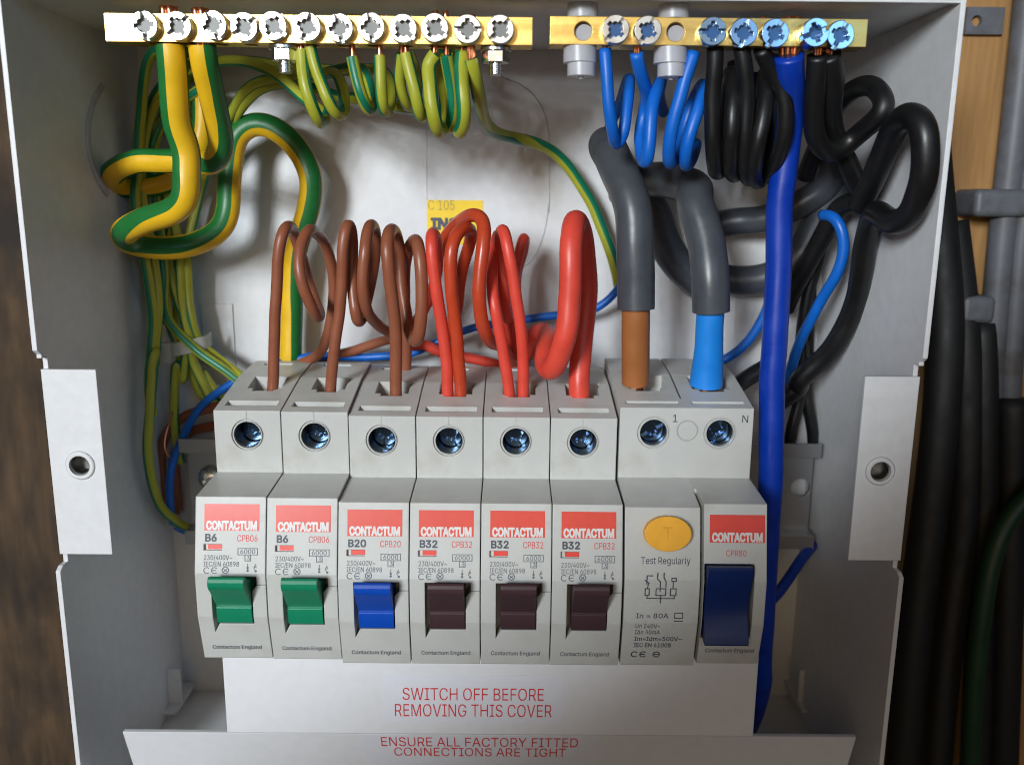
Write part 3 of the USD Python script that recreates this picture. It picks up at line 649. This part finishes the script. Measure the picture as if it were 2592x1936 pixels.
# two thick earth tails
wire('earth_cable', 'thickest green and yellow earth cable, falling from the bar, folding back and arching down right', 'earth cable',
     T('Z1', [(735, 365, 5.2), (745, 500, 5.5), (760, 700, 7), (790, 1000, 10), (850, 1200, 12), (858, 1400, 12)]) +
     T('Z6', [(850, 130, 12), (800, 225, 13), (690, 285, 15), (540, 340, 19), (400, 405, 24), (350, 450, 31), (420, 520, 39), (640, 560, 44), (900, 540, 48), (1080, 460, 50), (1180, 330, 52), (1205, 100, 53)]) +
     T('Z1', [(1210, 1400, 53), (1235, 1180, 54), (1300, 1050, 54), (1420, 995, 54), (1590, 1050, 54), (1740, 1180, 54), (1830, 1350, 54)]) +
     T('Z6', [(1855, 50, 54), (1835, 250, 55), (1780, 430, 56), (1730, 650, 57), (1705, 1000, 58), (1690, 1480, 58)]) + T('Y1', [(270, 1500, 58)]),
     .0034, W_YEL, W_GRN, 46, [15, 15, 15, 14, 18, 28, 42, 58, 76, 88, 94, 100, 106, 115, 120, 122, 122, 122, 120, 116, 112, 112, 112, 112, 114, 118, 124, 130, 134, 136, 136], core=(.0022, .1169), n=28, step=.001)
wire('earth_cable', 'thick green and yellow earth cable curling left behind the thickest one', 'earth cable',
     T('Z1', [(985, 365, 5.2), (1005, 500, 6), (1050, 700, 10), (1110, 950, 16), (1135, 1120, 20), (1110, 1250, 24), (1010, 1310, 28), (850, 1290, 30), (650, 1290, 32), (480, 1290, 33), (340, 1330, 36), (250, 1400, 42), (300, 1480, 50), (500, 1500, 55), (800, 1400, 57), (960, 1150, 58), (1000, 900, 58), (985, 700, 58)]),
     .0032, W_YEL, W_GRN, 46, [-42, -42, -45, -50, -60, -75, -100, -150, -163, -163, -163, -165, -170, -180, -180, -180, -180, -180], core=(.0020, .1166), n=28, step=.001)
LT = (W_LIME, W_TEAL, 56)
bot = lambda reg, pts: T(reg, pts)
ew = lambda label, pts, r, phi, core=(.0007, .1156): wire('earth_wire', label, 'earth wire', pts, r, *LT, phi=phi, core=core, group=None)
ew('earth wire right of the left bar nut, running to the far left bundle',
   T('Z1', [(1780, 400, 5.2), (1785, 510, 5), (1800, 650, 4), (1845, 800, 4), (1900, 930, 6), (1940, 985, 11), (1960, 930, 18), (1880, 850, 25), (1770, 765, 29), (1640, 645, 31), (1500, 555, 34), (1300, 495, 38), (1050, 500, 44), (880, 560, 50), (720, 690, 54), (590, 900, 56), (520, 1180, 55), (500, 1450, 54)]) + T('Z6', [(530, 300, 53), (590, 600, 53), (620, 800, 53), (635, 1000, 52), (620, 1250, 51), (605, 1500, 50)]) + T('Y5', [(1078, 0, 49), (1062, 250, 47), (1040, 500, 45), (1030, 750, 44), (1060, 950, 46), (1110, 1090, 50), (1190, 1180, 55), (1290, 1250, 60), (1450, 1290, 62)]), .00150, [-28] * 6 + [0] * 6 + [-30, -20, 20, 30, 30, 30])
ew('second earth wire from the left bar nut, looping forward and returning behind',
   T('Z1', [(1850, 380, 5.2), (1900, 560, 5), (1960, 720, 4), (2025, 870, 5), (2085, 925, 9), (2125, 870, 14), (2100, 680, 19), (2030, 590, 26), (1850, 600, 34), (1650, 610, 40), (1470, 650, 44), (1330, 720, 47), (1240, 860, 50), (1150, 1030, 53), (1060, 1250, 57)]) + T('Z6', [(960, 150, 61), (880, 500, 60), (868, 700, 58), (875, 950, 58), (905, 1150, 57), (965, 1310, 58), (1110, 1440, 57), (1290, 1580, 54), (1380, 1660, 52)]), .00142, [-30] * 5 + [20, 0, 0, -30, -30, -30, 30, 40, 40, 30])
ew('earth wire with broad green stripe, third loop from the left bar nut',
   T('Z2', [(290, 460, 5.2), (320, 620, 5), (362, 770, 5), (410, 880, 8), (440, 830, 13), (430, 690, 18), (370, 560, 25), (150, 560, 34)]) + T('Z1', [(1750, 650, 40), (1560, 680, 44), (1400, 760, 48), (1290, 890, 51), (1180, 1060, 56)]) + T('Z6', [(880, 60, 61), (740, 400, 60), (705, 640, 59), (755, 850, 58), (830, 1100, 57), (890, 1280, 58), (850, 1430, 58), (828, 1640, 58)]) + T('Y5', [(1238, 100, 58), (1212, 400, 58), (1230, 640, 60), (1260, 800, 62)]), .00142, [75, 75, 75, 60, 0, 0, 0, 40, 30, 0, 30, 30, 30, -30, -30])
ew('earth wire hanging straight with lime front, fourth loop from the left bar nut',
   T('Z2', [(510, 450, 5.2), (513, 560, 5), (518, 700, 5), (530, 830, 6), (550, 900, 10), (590, 840, 16), (600, 680, 22), (500, 560, 32), (200, 560, 42)]) + T('Z1', [(1600, 520, 50), (1200, 480, 56), (900, 520, 60), (700, 650, 63), (560, 850, 60), (500, 1150, 57)]) + T('Z6', [(500, 100, 56), (540, 500, 56), (560, 850, 56), (640, 1060, 62), (780, 1230, 60), (900, 1325, 59), (1090, 1445, 57), (1300, 1590, 53)]), .00142, [10, 10, 10, 0, 0, 0, 0, 0, 20, 30, 40, 40])
ew('earth wire crossing a lime strand, fifth loop from the left bar nut',
   T('Z2', [(715, 430, 5.2), (755, 590, 5), (795, 760, 5), (822, 900, 7), (845, 930, 11), (860, 860, 17), (800, 870, 25), (680, 860, 31), (500, 820, 36), (280, 780, 41)]) + T('Z1', [(2050, 760, 46), (1850, 700, 50), (1600, 600, 56)]), .0015, [-12, -12, -12, -10, 0, 60, 60, 30])
ew('short lime earth wire tucked behind the fifth loop',
   T('Z2', [(690, 430, 6), (672, 560, 8), (668, 680, 10), (695, 790, 12), (740, 850, 16), (800, 780, 24), (800, 600, 32), (760, 450, 40)]), .0014, [0])
ew('wide lime earth wire at the left of the double loop under the bar',
   T('Z2', [(960, 430, 5.2), (900, 520, 6), (905, 620, 5), (925, 800, 4), (955, 970, 5), (985, 1050, 10), (1035, 960, 16), (1030, 760, 20), (1000, 560, 28), (980, 400, 36)]), .0017, [-12, -14, -14, -14, -10, 40, 60, 60], core=(.0007, .1166))
ew('dark green earth wire in the middle of the double loop under the bar',
   T('Z2', [(1040, 440, 5.2), (1060, 560, 7), (1085, 720, 9), (1090, 900, 11), (1080, 1020, 15), (1060, 900, 22), (1050, 650, 30), (1050, 400, 36)]), .0016, [70], core=(.0007, .1166))
ew('half green half lime earth wire at the right of the double loop under the bar',
   T('Z2', [(1170, 430, 7), (1160, 520, 6), (1170, 700, 4), (1185, 880, 4), (1170, 1030, 8), (1135, 1040, 14), (1120, 850, 22), (1130, 600, 32), (1150, 420, 38)]), .0017, [34, 34, 34, 40, 40, 0, 0])
ew('long earth wire running right along the back plate to the grey cables',
   T('Z2', [(1235, 470, 5.2), (1265, 600, 7), (1300, 780, 14), (1345, 960, 26), (1440, 1060, 38), (1600, 1105, 46), (1780, 1155, 52), (1890, 1210, 56), (2010, 1330, 58), (2120, 1490, 59)]) + T('Y2', [(1385, 130, 60), (1450, 290, 60), (1510, 450, 60), (1560, 620, 60), (1590, 800, 61)]), .0017, [12, 12, 30, 50, 62, -62, -60, -60, -58, -50, -50], core=(.0011, .1158))
for lab, pts, ph in (('outermost left bundle earth wire bowing behind the thick cables', T('Z1', [(700, 380, 30), (600, 410, 38), (530, 540, 46), (505, 740, 50), (490, 1000, 52), (470, 1300, 52)]) + T('Z6', [(450, 200, 50), (510, 560, 50), (545, 760, 50), (575, 980, 50), (590, 1250, 50), (560, 1640, 48), (590, 1900, 48)]), [60]),
                     ('left bundle earth wire rising behind the thick earth cable to the bar', T('Z1', [(860, 420, 40), (760, 560, 48), (640, 740, 54), (560, 900, 58), (515, 1100, 57)]) + T('Z6', [(500, 200, 56), (640, 560, 59), (690, 850, 62), (715, 1120, 61), (790, 1330, 60), (930, 1500, 60), (1010, 1640, 60)]) + T('Y5', [(1400, 160, 60), (1520, 320, 60), (1660, 430, 60)]), [40]),
                     ('left bundle earth wire with a green face, bending right under the tie', T('Z1', [(1100, 640, 52), (900, 760, 56), (720, 900, 58), (610, 1100, 58), (570, 1350, 58)]) + T('Z6', [(600, 100, 58), (660, 560, 56), (680, 820, 55), (700, 1100, 55), (820, 1260, 55), (930, 1360, 54), (1120, 1500, 53), (1330, 1660, 52)]), [80]),
                     ('left bundle lime earth wire in the middle of the bundle', T('Z1', [(940, 560, 58), (780, 740, 59), (660, 980, 59), (600, 1300, 59)]) + T('Z6', [(690, 100, 59), (800, 560, 58), (815, 850, 57), (850, 1120, 57), (900, 1330, 57), (905, 1450, 58), (960, 1580, 58), (1020, 1700, 58), (1090, 1850, 58)]), [10]),
                     ('left bundle earth wire in deep shade beside the thick cables', T('Z1', [(1020, 700, 60), (860, 860, 60), (700, 1000, 61), (590, 1150, 62), (540, 1350, 63)]) + T('Z6', [(640, 100, 65), (760, 500, 65), (800, 800, 64), (790, 1100, 63), (770, 1300, 61), (840, 1500, 61)]) + T('Y5', [(1300, 60, 61), (1360, 240, 61), (1460, 380, 61), (1640, 480, 61)]), [-20])):
    ew(lab, pts, .0015, ph, core=None)
tie = thing('cable_tie', 'pale translucent plastic tie strapped round the left earth bundle', 'cable tie', P(200 + 850 / 3.16, 450 + 1360 / 3.16, .055))
tp = smooth_path(T('Z6', [(650, 1425, 60), (700, 1400, 55.5), (860, 1350, 54.5), (1000, 1320, 55), (1055, 1285, 60)]), .0015)
hw = np.array([.0, 0, .0021])
v = np.vstack([tp + hw, tp - hw, tp + hw + [0, .0008, 0], tp - hw + [0, .0008, 0]]); k = len(tp); fs = []
for i in range(k - 1):
    for a, c in ((0, 1), (3, 2), (2, 0), (1, 3)): fs += [(a * k + i, a * k + i + 1, c * k + i + 1), (a * k + i, c * k + i + 1, c * k + i)]
part(tie, 'strap', trimesh.Trimesh(v, fs, process=False), CLEAR, smooth=30)
hp = T('Z6', [(690, 1395, 54)])[0]
part(tie, 'buckle', bx(hp[0] - .0022, hp[0] + .0022, hp[1] - .0015, hp[1] + .0022, hp[2] - .003, hp[2] + .003), CLEAR)

# brown, red and orange live wires
lw_ = lambda label, pts, r, m: wire('live_wire', label, 'wire', pts, r, m, n=18)
lw_('brown wire coiling above the left end breaker', T('Y1', [(150, 1640, 26), (150, 1500, 25), (160, 1250, 24), (170, 950, 23), (180, 700, 22), (195, 450, 21), (230, 310, 22), (270, 275, 26), (310, 320, 31), (345, 420, 34), (400, 620, 36), (465, 830, 33), (505, 945, 27), (490, 965, 22), (440, 880, 17), (385, 740, 15), (355, 600, 15), (370, 430, 17), (430, 310, 21), (480, 320, 27), (540, 400, 33), (595, 560, 37), (615, 750, 39), (600, 950, 41), (560, 1130, 44), (490, 1260, 48), (370, 1320, 52), (250, 1370, 55), (150, 1420, 57)]), .00155, W_BRN)
lw_('brown wire zigzag coil above the second green toggle breaker', T('Y1', [(590, 1640, 26), (592, 1500, 25), (605, 1320, 24), (635, 1120, 23), (662, 880, 22), (675, 650, 21), (690, 400, 20), (725, 255, 22), (755, 380, 25), (752, 600, 25), (765, 800, 24), (785, 950, 23), (808, 1005, 26), (840, 940, 31), (880, 780, 35), (920, 570, 36), (935, 400, 33), (915, 275, 27), (880, 300, 22), (850, 450, 18), (835, 620, 18), (840, 780, 19), (870, 920, 24), (930, 1010, 32), (1010, 1070, 40), (1080, 1110, 46), (1060, 1130, 51), (930, 1170, 54), (780, 1220, 56), (640, 1250, 58), (450, 1300, 60), (300, 1380, 61)]), .00155, W_BRN)
lw_('brown wire with single long loop above the blue toggle breaker', T('Y1', [(1085, 1660, 26), (1085, 1520, 25), (1088, 1300, 24), (1085, 1100, 23), (1070, 900, 21), (1045, 700, 19), (1025, 500, 18), (1030, 370, 20), (1060, 300, 25), (1090, 350, 30), (1115, 500, 33), (1125, 700, 33), (1160, 900, 32), (1205, 1120, 29), (1240, 1150, 25), (1270, 1030, 21), (1282, 800, 20), (1275, 550, 20), (1255, 410, 23), (1220, 390, 29), (1175, 480, 35), (1150, 650, 38), (1155, 900, 40), (1165, 1150, 43), (1160, 1380, 46)]), .0017, W_BRN)
lw_('red wire, left of the pair entering the first brown toggle breaker', T('Y2', [(285, 1660, 26), (280, 1530, 25), (272, 1350, 24), (245, 1100, 23), (205, 850, 21), (175, 600, 20), (160, 420, 20), (165, 340, 24), (195, 380, 31), (205, 520, 36), (180, 700, 40), (120, 870, 43), (50, 990, 46), (-40, 1110, 48), (-30, 1190, 51), (60, 1170, 53), (220, 1230, 54), (420, 1275, 55), (640, 1325, 56), (800, 1370, 57)]), .00165, W_RED)
lw_('orange red wire, right of the pair entering the first brown toggle breaker', T('Y2', [(378, 1660, 26), (375, 1530, 25), (368, 1350, 24), (345, 1100, 23), (315, 850, 21), (298, 620, 20), (308, 450, 20), (350, 335, 22), (420, 295, 26), (460, 330, 31), (440, 450, 35), (390, 620, 38), (365, 800, 41), (330, 980, 44), (250, 1150, 48)]), .00175, W_ORG)
lw_('tall orange red loop arching in front of the yellow label', T('Y2', [(190, 560, 44), (235, 420, 42), (310, 300, 38), (400, 220, 32), (480, 195, 26), (545, 240, 22), (550, 400, 19), (525, 620, 18), (520, 800, 18), (535, 980, 20), (575, 1110, 25), (630, 1170, 32), (690, 1190, 40), (740, 1280, 48), (800, 1350, 55)]), .00185, W_ORG)
lw_('red wire, left of the pair entering the middle brown toggle breaker', T('Y2', [(748, 1660, 26), (745, 1530, 25), (725, 1380, 24), (695, 1180, 23), (660, 1000, 22), (630, 860, 22), (615, 700, 25), (620, 520, 29), (640, 400, 32), (665, 330, 34), (690, 400, 37), (690, 560, 40), (680, 800, 43), (700, 1000, 46), (740, 1200, 50)]), .00160, W_RED)
lw_('red wire, right of the pair entering the middle brown toggle breaker', T('Y2', [(852, 1660, 26), (852, 1530, 25), (850, 1320, 24), (838, 1080, 22), (808, 840, 21), (770, 620, 20), (735, 430, 20), (705, 310, 23), (675, 350, 28), (680, 500, 30), (698, 720, 30), (715, 880, 31), (735, 980, 36), (770, 860, 43), (790, 650, 47), (830, 450, 49), (862, 355, 50), (855, 460, 53), (810, 620, 54), (790, 900, 54), (770, 1080, 53), (780, 1300, 53)]), .00160, W_RED)
lw_('thickest red wire with one big loop above the right brown toggle breaker', T('Y2', [(1282, 1680, 26), (1282, 1540, 26), (1285, 1350, 27), (1310, 1080, 29), (1335, 820, 30), (1330, 560, 29), (1300, 350, 26), (1250, 235, 21), (1222, 350, 16), (1215, 600, 14), (1205, 850, 14), (1180, 1080, 14), (1130, 1260, 16), (1075, 1360, 20), (1025, 1330, 26), (1015, 1220, 31), (1040, 1130, 38), (1000, 1085, 45), (930, 1130, 51), (860, 1250, 56)]), .0030, W_RED)

# blue neutral wires
nw = lambda label, pts, r=.00145, m=W_BLU, **k: wire('neutral_wire', label, 'wire', pts, r, m, n=16, **k)
nw('leftmost bright blue wire coiled under the neutral bar', T('Z3', [(572, 395, 5.2), (580, 520, 5), (595, 720, 5), (615, 940, 6), (640, 1090, 9), (668, 1165, 13), (710, 1110, 12), (745, 940, 12), (762, 760, 14), (772, 640, 19), (745, 680, 26), (690, 830, 32), (640, 940, 38), (600, 1050, 46)]), core=(.0007, .1150))
nw('bright blue wire coiled under the neutral bar, between two white posts', T('Z3', [(825, 425, 5.2), (845, 540, 7), (885, 670, 11), (905, 800, 16), (870, 960, 18), (858, 1130, 16), (880, 1290, 12), (910, 1280, 9), (930, 1080, 8), (950, 860, 9), (1000, 700, 13), (1020, 650, 19), (1000, 760, 28), (1040, 900, 38)]), .0016, core=(.0010, .1150))
nw('bright blue wire coiled under the neutral bar, beside the black coils', T('Z3', [(1285, 420, 5.2), (1240, 560, 5), (1180, 760, 5), (1120, 960, 6), (1085, 1150, 8), (1085, 1300, 12), (1130, 1260, 19), (1190, 1060, 24), (1260, 850, 24), (1320, 720, 21), (1355, 680, 16), (1330, 830, 11), (1275, 1020, 10), (1225, 1190, 11), (1215, 1310, 15), (1260, 1280, 24), (1300, 1150, 32)]), .0016)
wire('neutral_cable', 'thick deep blue cable dropping straight from the neutral bar past the switch', 'cable', T('Z3', [(2045, 440, 5.2), (2048, 560, 7), (2055, 750, 12), (2050, 1000, 17)]) + T('Y3', [(1432, 0, 19), (1415, 400, 20), (1392, 900, 20), (1358, 1640, 20)]) + T('Y8', [(940, 500, 20), (925, 800, 21), (903, 1200, 22), (880, 1640, 24)]) + T('F', [(1926, 1715, 25), (1905, 1800, 32), (1870, 1880, 42)]), .0034, W_DBL, n=28, core=(.0028, .1158))
nw('long blue wire lying low across the back plate and dropping at the left', T('Y2', [(1680, 600, 60), (1570, 765, 58), (1450, 880, 58), (1300, 935, 58), (1100, 955, 58), (900, 985, 58), (640, 1020, 58), (450, 1055, 58), (200, 1155, 58), (0, 1245, 58)]) + T('Y1', [(1000, 1268, 58), (800, 1272, 58), (500, 1262, 57), (350, 1285, 57), (200, 1320, 56), (60, 1355, 55)]) + T('Y5', [(1652, 225, 54), (1450, 360, 55), (1340, 490, 56), (1275, 620, 57), (1215, 760, 57), (1185, 900, 56), (1185, 1080, 56), (1200, 1200, 57), (1250, 1260, 61), (1330, 1280, 63), (1480, 1280, 63)]), .00125)
nw('short blue wire curving behind the light blue core', T('Y3', [(1340, 860, 56), (1290, 980, 57), (1160, 1170, 59), (1010, 1285, 61), (850, 1350, 62)]), .0015)
nw('blue wire bowing out beside the black cables at the right wall', T('Y4', [(600, 300, 44), (690, 320, 39), (750, 430, 37), (765, 560, 37), (725, 740, 38), (620, 920, 42), (500, 1150, 47), (400, 1370, 51), (320, 1640, 54)]) + T('Y9', [(190, 420, 56), (150, 700, 58)]), .0016)
nw('dark blue wire slanting in under the rail at the right', T('Y8', [(1178, 935, 56), (1120, 1010, 50), (1000, 1180, 43), (930, 1260, 38), (890, 1340, 36), (870, 1460, 35)]), .0017, W_DBL)

# black wires
bw = lambda label, pts, r=.002, **k: wire('black_wire', label, 'wire', pts, r, W_BLK, n=18, **k)
bw('black coil nearest the bright blue wires', T('Z3', [(1455, 380, 5.2), (1450, 560, 6), (1432, 850, 8), (1435, 1150, 10), (1455, 1350, 16), (1510, 1340, 26), (1545, 1100, 32), (1550, 800, 30), (1575, 600, 22), (1600, 640, 13), (1590, 900, 8), (1575, 1200, 10), (1590, 1390, 18), (1640, 1300, 30), (1640, 900, 35), (1610, 500, 38)]))
bw('middle black coil under the neutral bar', T('Z3', [(1665, 380, 5.2), (1690, 560, 6), (1705, 850, 8), (1690, 1150, 10), (1700, 1400, 17), (1760, 1380, 28), (1810, 1100, 33), (1830, 780, 29), (1850, 600, 20), (1860, 700, 12), (1835, 950, 8), (1785, 1200, 9), (1770, 1420, 17), (1830, 1420, 28), (1900, 1150, 34), (1900, 700, 37), (1880, 450, 40)]))
bw('black coil bulging over the thick deep blue cable', T('Z3', [(1825, 390, 5.2), (1870, 500, 7), (1960, 660, 9), (2010, 850, 10), (2005, 1080, 12), (1930, 1310, 17), (1850, 1430, 25), (1810, 1300, 33), (1790, 1000, 37), (1770, 600, 40)]), core=(.0008, .1160))
bw('black wire right of the deep blue cable, twisting into an upper loop', T('Z4', [(565, 440, 5.2), (560, 600, 7), (535, 800, 10), (530, 1000, 14), (590, 1180, 18), (700, 1220, 20), (850, 1110, 20), (1000, 980, 15), (1085, 870, 12), (1060, 750, 15), (960, 690, 22), (820, 740, 30), (700, 880, 36), (620, 1050, 40), (540, 1220, 45), (460, 1420, 50)]), .0026, core=(.0011, .1155))
bw('big black loop at the right ending in a long sweep down', T('Z4', [(900, 1640, 26), (980, 1480, 20), (1060, 1300, 14), (1160, 1060, 8), (1290, 925, 0), (1395, 1000, -6), (1420, 1180, -7), (1405, 1420, -6)]) + T('Y4', [(1370, 120, -4), (1310, 270, 0), (1210, 350, 5), (1110, 330, 11), (1030, 280, 17), (985, 350, 22), (950, 500, 26), (910, 750, 31), (850, 1020, 37), (720, 1290, 41), (540, 1500, 46), (400, 1640, 49)]) + T('Y9', [(340, 260, 51), (230, 350, 53), (120, 420, 56)]), .0031)
bw('black wire crossing behind the big loop near its foot', T('Z4', [(650, 440, 5.5), (680, 620, 8), (660, 850, 14), (700, 1100, 22), (820, 1350, 28), (950, 1550, 32)]) + T('Y4', [(1000, 100, 34), (900, 180, 36), (760, 220, 40), (620, 420, 45), (480, 680, 50), (390, 850, 54), (300, 1050, 58)]), .0028, core=(.0011, .1155))
bw('black wire dropping to the rail beside the deep blue cable', T('Y4', [(620, 350, 52), (560, 650, 55), (480, 950, 57), (430, 1250, 58), (420, 1640, 59)]) + T('Y9', [(330, 400, 59), (290, 560, 59), (265, 700, 60)]), .0019)
bw('black wire splitting away to the right at the rail top', T('Y4', [(520, 480, 58), (500, 900, 61), (480, 1300, 63)]) + T('Y9', [(395, 380, 62), (425, 560, 62), (440, 720, 63)]), .0019)
bw('short black wire entering beside the light blue core', T('Y3', [(1350, 1330, 50), (1230, 1400, 48), (1120, 1470, 46), (1040, 1530, 42)]), .0026)

# grey sheathed tails
def tail(label, pts, cpts, m, flare=None):
    t = thing('meter_tail', label, 'cable', pts[-1])
    part(t, 'sheath', sweep(pts, .0050, 28, .001)[0], W_GRY, smooth=50)
    c = part(t, 'inner_core', sweep(cpts, flare or .0038, 28, .001)[0], m, smooth=50)
    part(t, 'copper_core', sweep([cpts[-1] + [0, 0, .001], cpts[-1] - [0, 0, .005]], .0026, 12, .001)[0], COPPER, smooth=50)
tail('grey sheathed cable with brown core entering the amber button unit', T('Y3', [(900, 760, 60), (700, 620, 60), (540, 380, 59), (430, 120, 57)]) + T('Z3', [(680, 1340, 54), (585, 1185, 47), (590, 1170, 39), (640, 1280, 31), (735, 1480, 25)]) + T('Y3', [(312, 150, 22), (324, 400, 21), (329, 700, 21), (330, 905, 21)]), T('Y3', [(328, 850, 21.5), (328, 1000, 22), (326, 1250, 23.5), (326, 1470, 25)]), W_TAN)
tail('grey sheathed cable with light blue core entering the amber button unit', T('Z3', [(720, 1600, 62), (800, 1480, 57), (930, 1440, 49), (1110, 1450, 41), (1290, 1520, 33)]) + T('Y3', [(775, 80, 29), (840, 280, 25), (876, 480, 22.5), (893, 700, 21), (900, 925, 21)]), T('Y3', [(896, 860, 21.5), (892, 1000, 22), (880, 1250, 23.5), (862, 1480, 25)]), W_LBL, [.0037, .0037, .0038, .0042, .0046])
gc = lambda label, pts, r: wire('grey_cable', label, 'cable', pts, r, W_GRY, n=24)
gc('grey cable running level behind the deep blue cable, upper one', T('Y3', [(780, 330, 63), (1000, 260, 62), (1180, 235, 60), (1330, 215, 57), (1560, 120, 54), (1800, -60, 50)]) + T('Z4', [(700, 1200, 46)]), .0041)
gc('grey cable running level behind the deep blue cable, lower one', T('Y3', [(860, 640, 62), (1050, 690, 61), (1200, 690, 60), (1350, 660, 59), (1520, 560, 58), (1640, 380, 57), (1760, 150, 55), (1900, -100, 52)]), .0046)
# brown circuit cables in shade at the left of the rail
for lab, pts in (('brown wire in shade behind the blue wire at the left of the rail', [(1560, 400, 55), (1430, 430, 58), (1250, 500, 61), (1150, 620, 63), (1120, 800, 64), (1150, 1000, 64), (1215, 1150, 65)]), ('lower brown wire in shade at the left of the rail', [(1560, 540, 61), (1400, 560, 63), (1280, 620, 64), (1220, 760, 64.5), (1235, 950, 64.5), (1245, 1150, 65)])):
    lw_(lab, T('Y5', pts), .0016, W_BRN)
t = wire('copper_wire', 'thin bare copper strand beside the rail at the left', 'wire', T('Y5', [(1205, 450, 56), (1180, 520, 53), (1150, 620, 51), (1145, 690, 50), (1160, 740, 50), (1185, 765, 52)]), .0003, COPPER, n=8)
# white clip round the wires at the lower left
cl = thing('cable_clip', 'small clear plastic clip holding wires beside the rail', 'clip', T('Y5', [(1190, 1200, 58)])[0])
part(cl, 'clip_band', sweep(T('Y5', [(1115, 1150, 64), (1140, 1215, 60), (1190, 1245, 56), (1240, 1215, 60), (1270, 1140, 64)]), .0006, 10, .001)[0], CLEAR, smooth=True)

# ------------------------------------------------------------------ around the box
def rough_box(x0, x1, y0, y1, z0, z1, amp, seed, div=.006):
    m = trimesh.creation.box(bounds=[(x0, y0, z0), (x1, y1, z1)])
    v, f = trimesh.remesh.subdivide_to_size(m.vertices, m.faces, div, max_iter=12); m = trimesh.Trimesh(v, f); m.merge_vertices()
    d = meshkit.fbm(np.asarray(m.vertices) * np.array([120, 120, 25]), 4, seed) - .5
    m.vertices = m.vertices + m.vertex_normals * (d[:, None] * amp)
    return m
tb = thing('timber_post', 'stained dark brown timber beside the left of the box', 'timber', (-.2, .09, -.2))
part(tb, 'board', rough_box(-.30, -.1175, .060, .0900, -.26, .25, .006, 3), WOODL, smooth=40)
tb = thing('timber_board', 'tan timber board beside the right of the box', 'timber', (.15, .09, -.2))
part(tb, 'board', rough_box(.1030, .1600, .0740, .0900, -.24, .25, .0006, 5, .01), WOODR, smooth=40)
part(tb, 'metal_plate', (lambda a, b: bx(a[0], b[0], .0720, .0738, b[2], a[2]) - cyl_y(a[0] * .72 + b[0] * .28, (a[2] + b[2]) / 2, .0016, .05, .09, 24))(P(2450, 18, .072), P(2537, 88, .072)), CONDUIT)
tb = thing('timber_board', 'timber strip at the far right edge behind grey conduit', 'timber', (.2, .09, -.2))
part(tb, 'board', rough_box(.1608, .26, .0800, .0900, -.24, .25, .0006, 9, .012), WOODR, smooth=40)
cd = lambda label, pts, r, m=CONDUIT, name='conduit': wire(name, label, 'conduit' if m is CONDUIT else 'cable', pts, r, m, n=20, step=.004)
c1 = cd('grey conduit beside the tan board, inner one', T('D', [(2226, -60, 66), (2200, 200, 66), (2172, 440, 66), (2148, 700, 66), (2130, 1000, 66), (2110, 1400, 66), (2095, 1750, 66)]), .0040)
c2 = cd('grey conduit at the right edge of view, outer one', T('D', [(2268, -60, 65), (2242, 200, 65), (2214, 440, 65), (2190, 700, 65), (2172, 1000, 65), (2150, 1400, 65), (2135, 1750, 65)]), .0035)
for (u0, v0, u1, v1), lab in (((2112, 408, 2240, 470), 'upper grey saddle clip across the conduits'), ((2085, 640, 2150, 700), 'lower grey saddle clip on the inner conduit')):
    a, b = TY(u0, v0, .060), TY(u1, v1, .060)
    t = thing('saddle_clip', lab, 'clip', a)
    part(t, 'saddle', Manifold.batch_hull([Manifold.sphere(.002, 16).translate([x, y, z]) for x in (a[0] + .002, b[0] - .002) for y in (.062, .078) for z in (a[2] - .002, b[2] + .002)]), CONDUIT, smooth=40)
    part(t, 'ear', bx(a[0] - .002, a[0] + .004, .0735, .0745, b[2] + .001, a[2] - .001), CONDUIT)
bk = lambda lab, pts, r: cd(lab, T('D', pts), r, W_BLKR, 'black_cable')
bk('heavy black cable hugging the right side of the box', [(2010, 300, 66), (2030, 520, 62), (2042, 700, 58), (2022, 1000, 54), (1982, 1300, 50), (1942, 1750, 46)], .0055)
bk('second black cable beside the lower right of the box', [(2055, 480, 68), (2085, 760, 64), (2082, 1100, 58), (2045, 1400, 54), (2015, 1750, 50)], .0050)
bk('black cable running beside the conduit at the lower right', [(2120, 700, 66), (2125, 950, 60), (2118, 1300, 56), (2105, 1750, 52)], .0045)
bk('added black cable standing in for shade at the lower right corner in front of the outer conduit', [(2188, 860, 62), (2182, 1100, 58), (2172, 1400, 54), (2162, 1750, 52)], .0050)  # added so its black gives this corner its shade
cd('dark green cable curving down the lower right', T('D', [(2260, 1040, 50), (2200, 1090, 48), (2150, 1180, 46), (2122, 1320, 44), (2105, 1480, 43), (2095, 1750, 42)]), .0030, GREENC, 'green_cable')
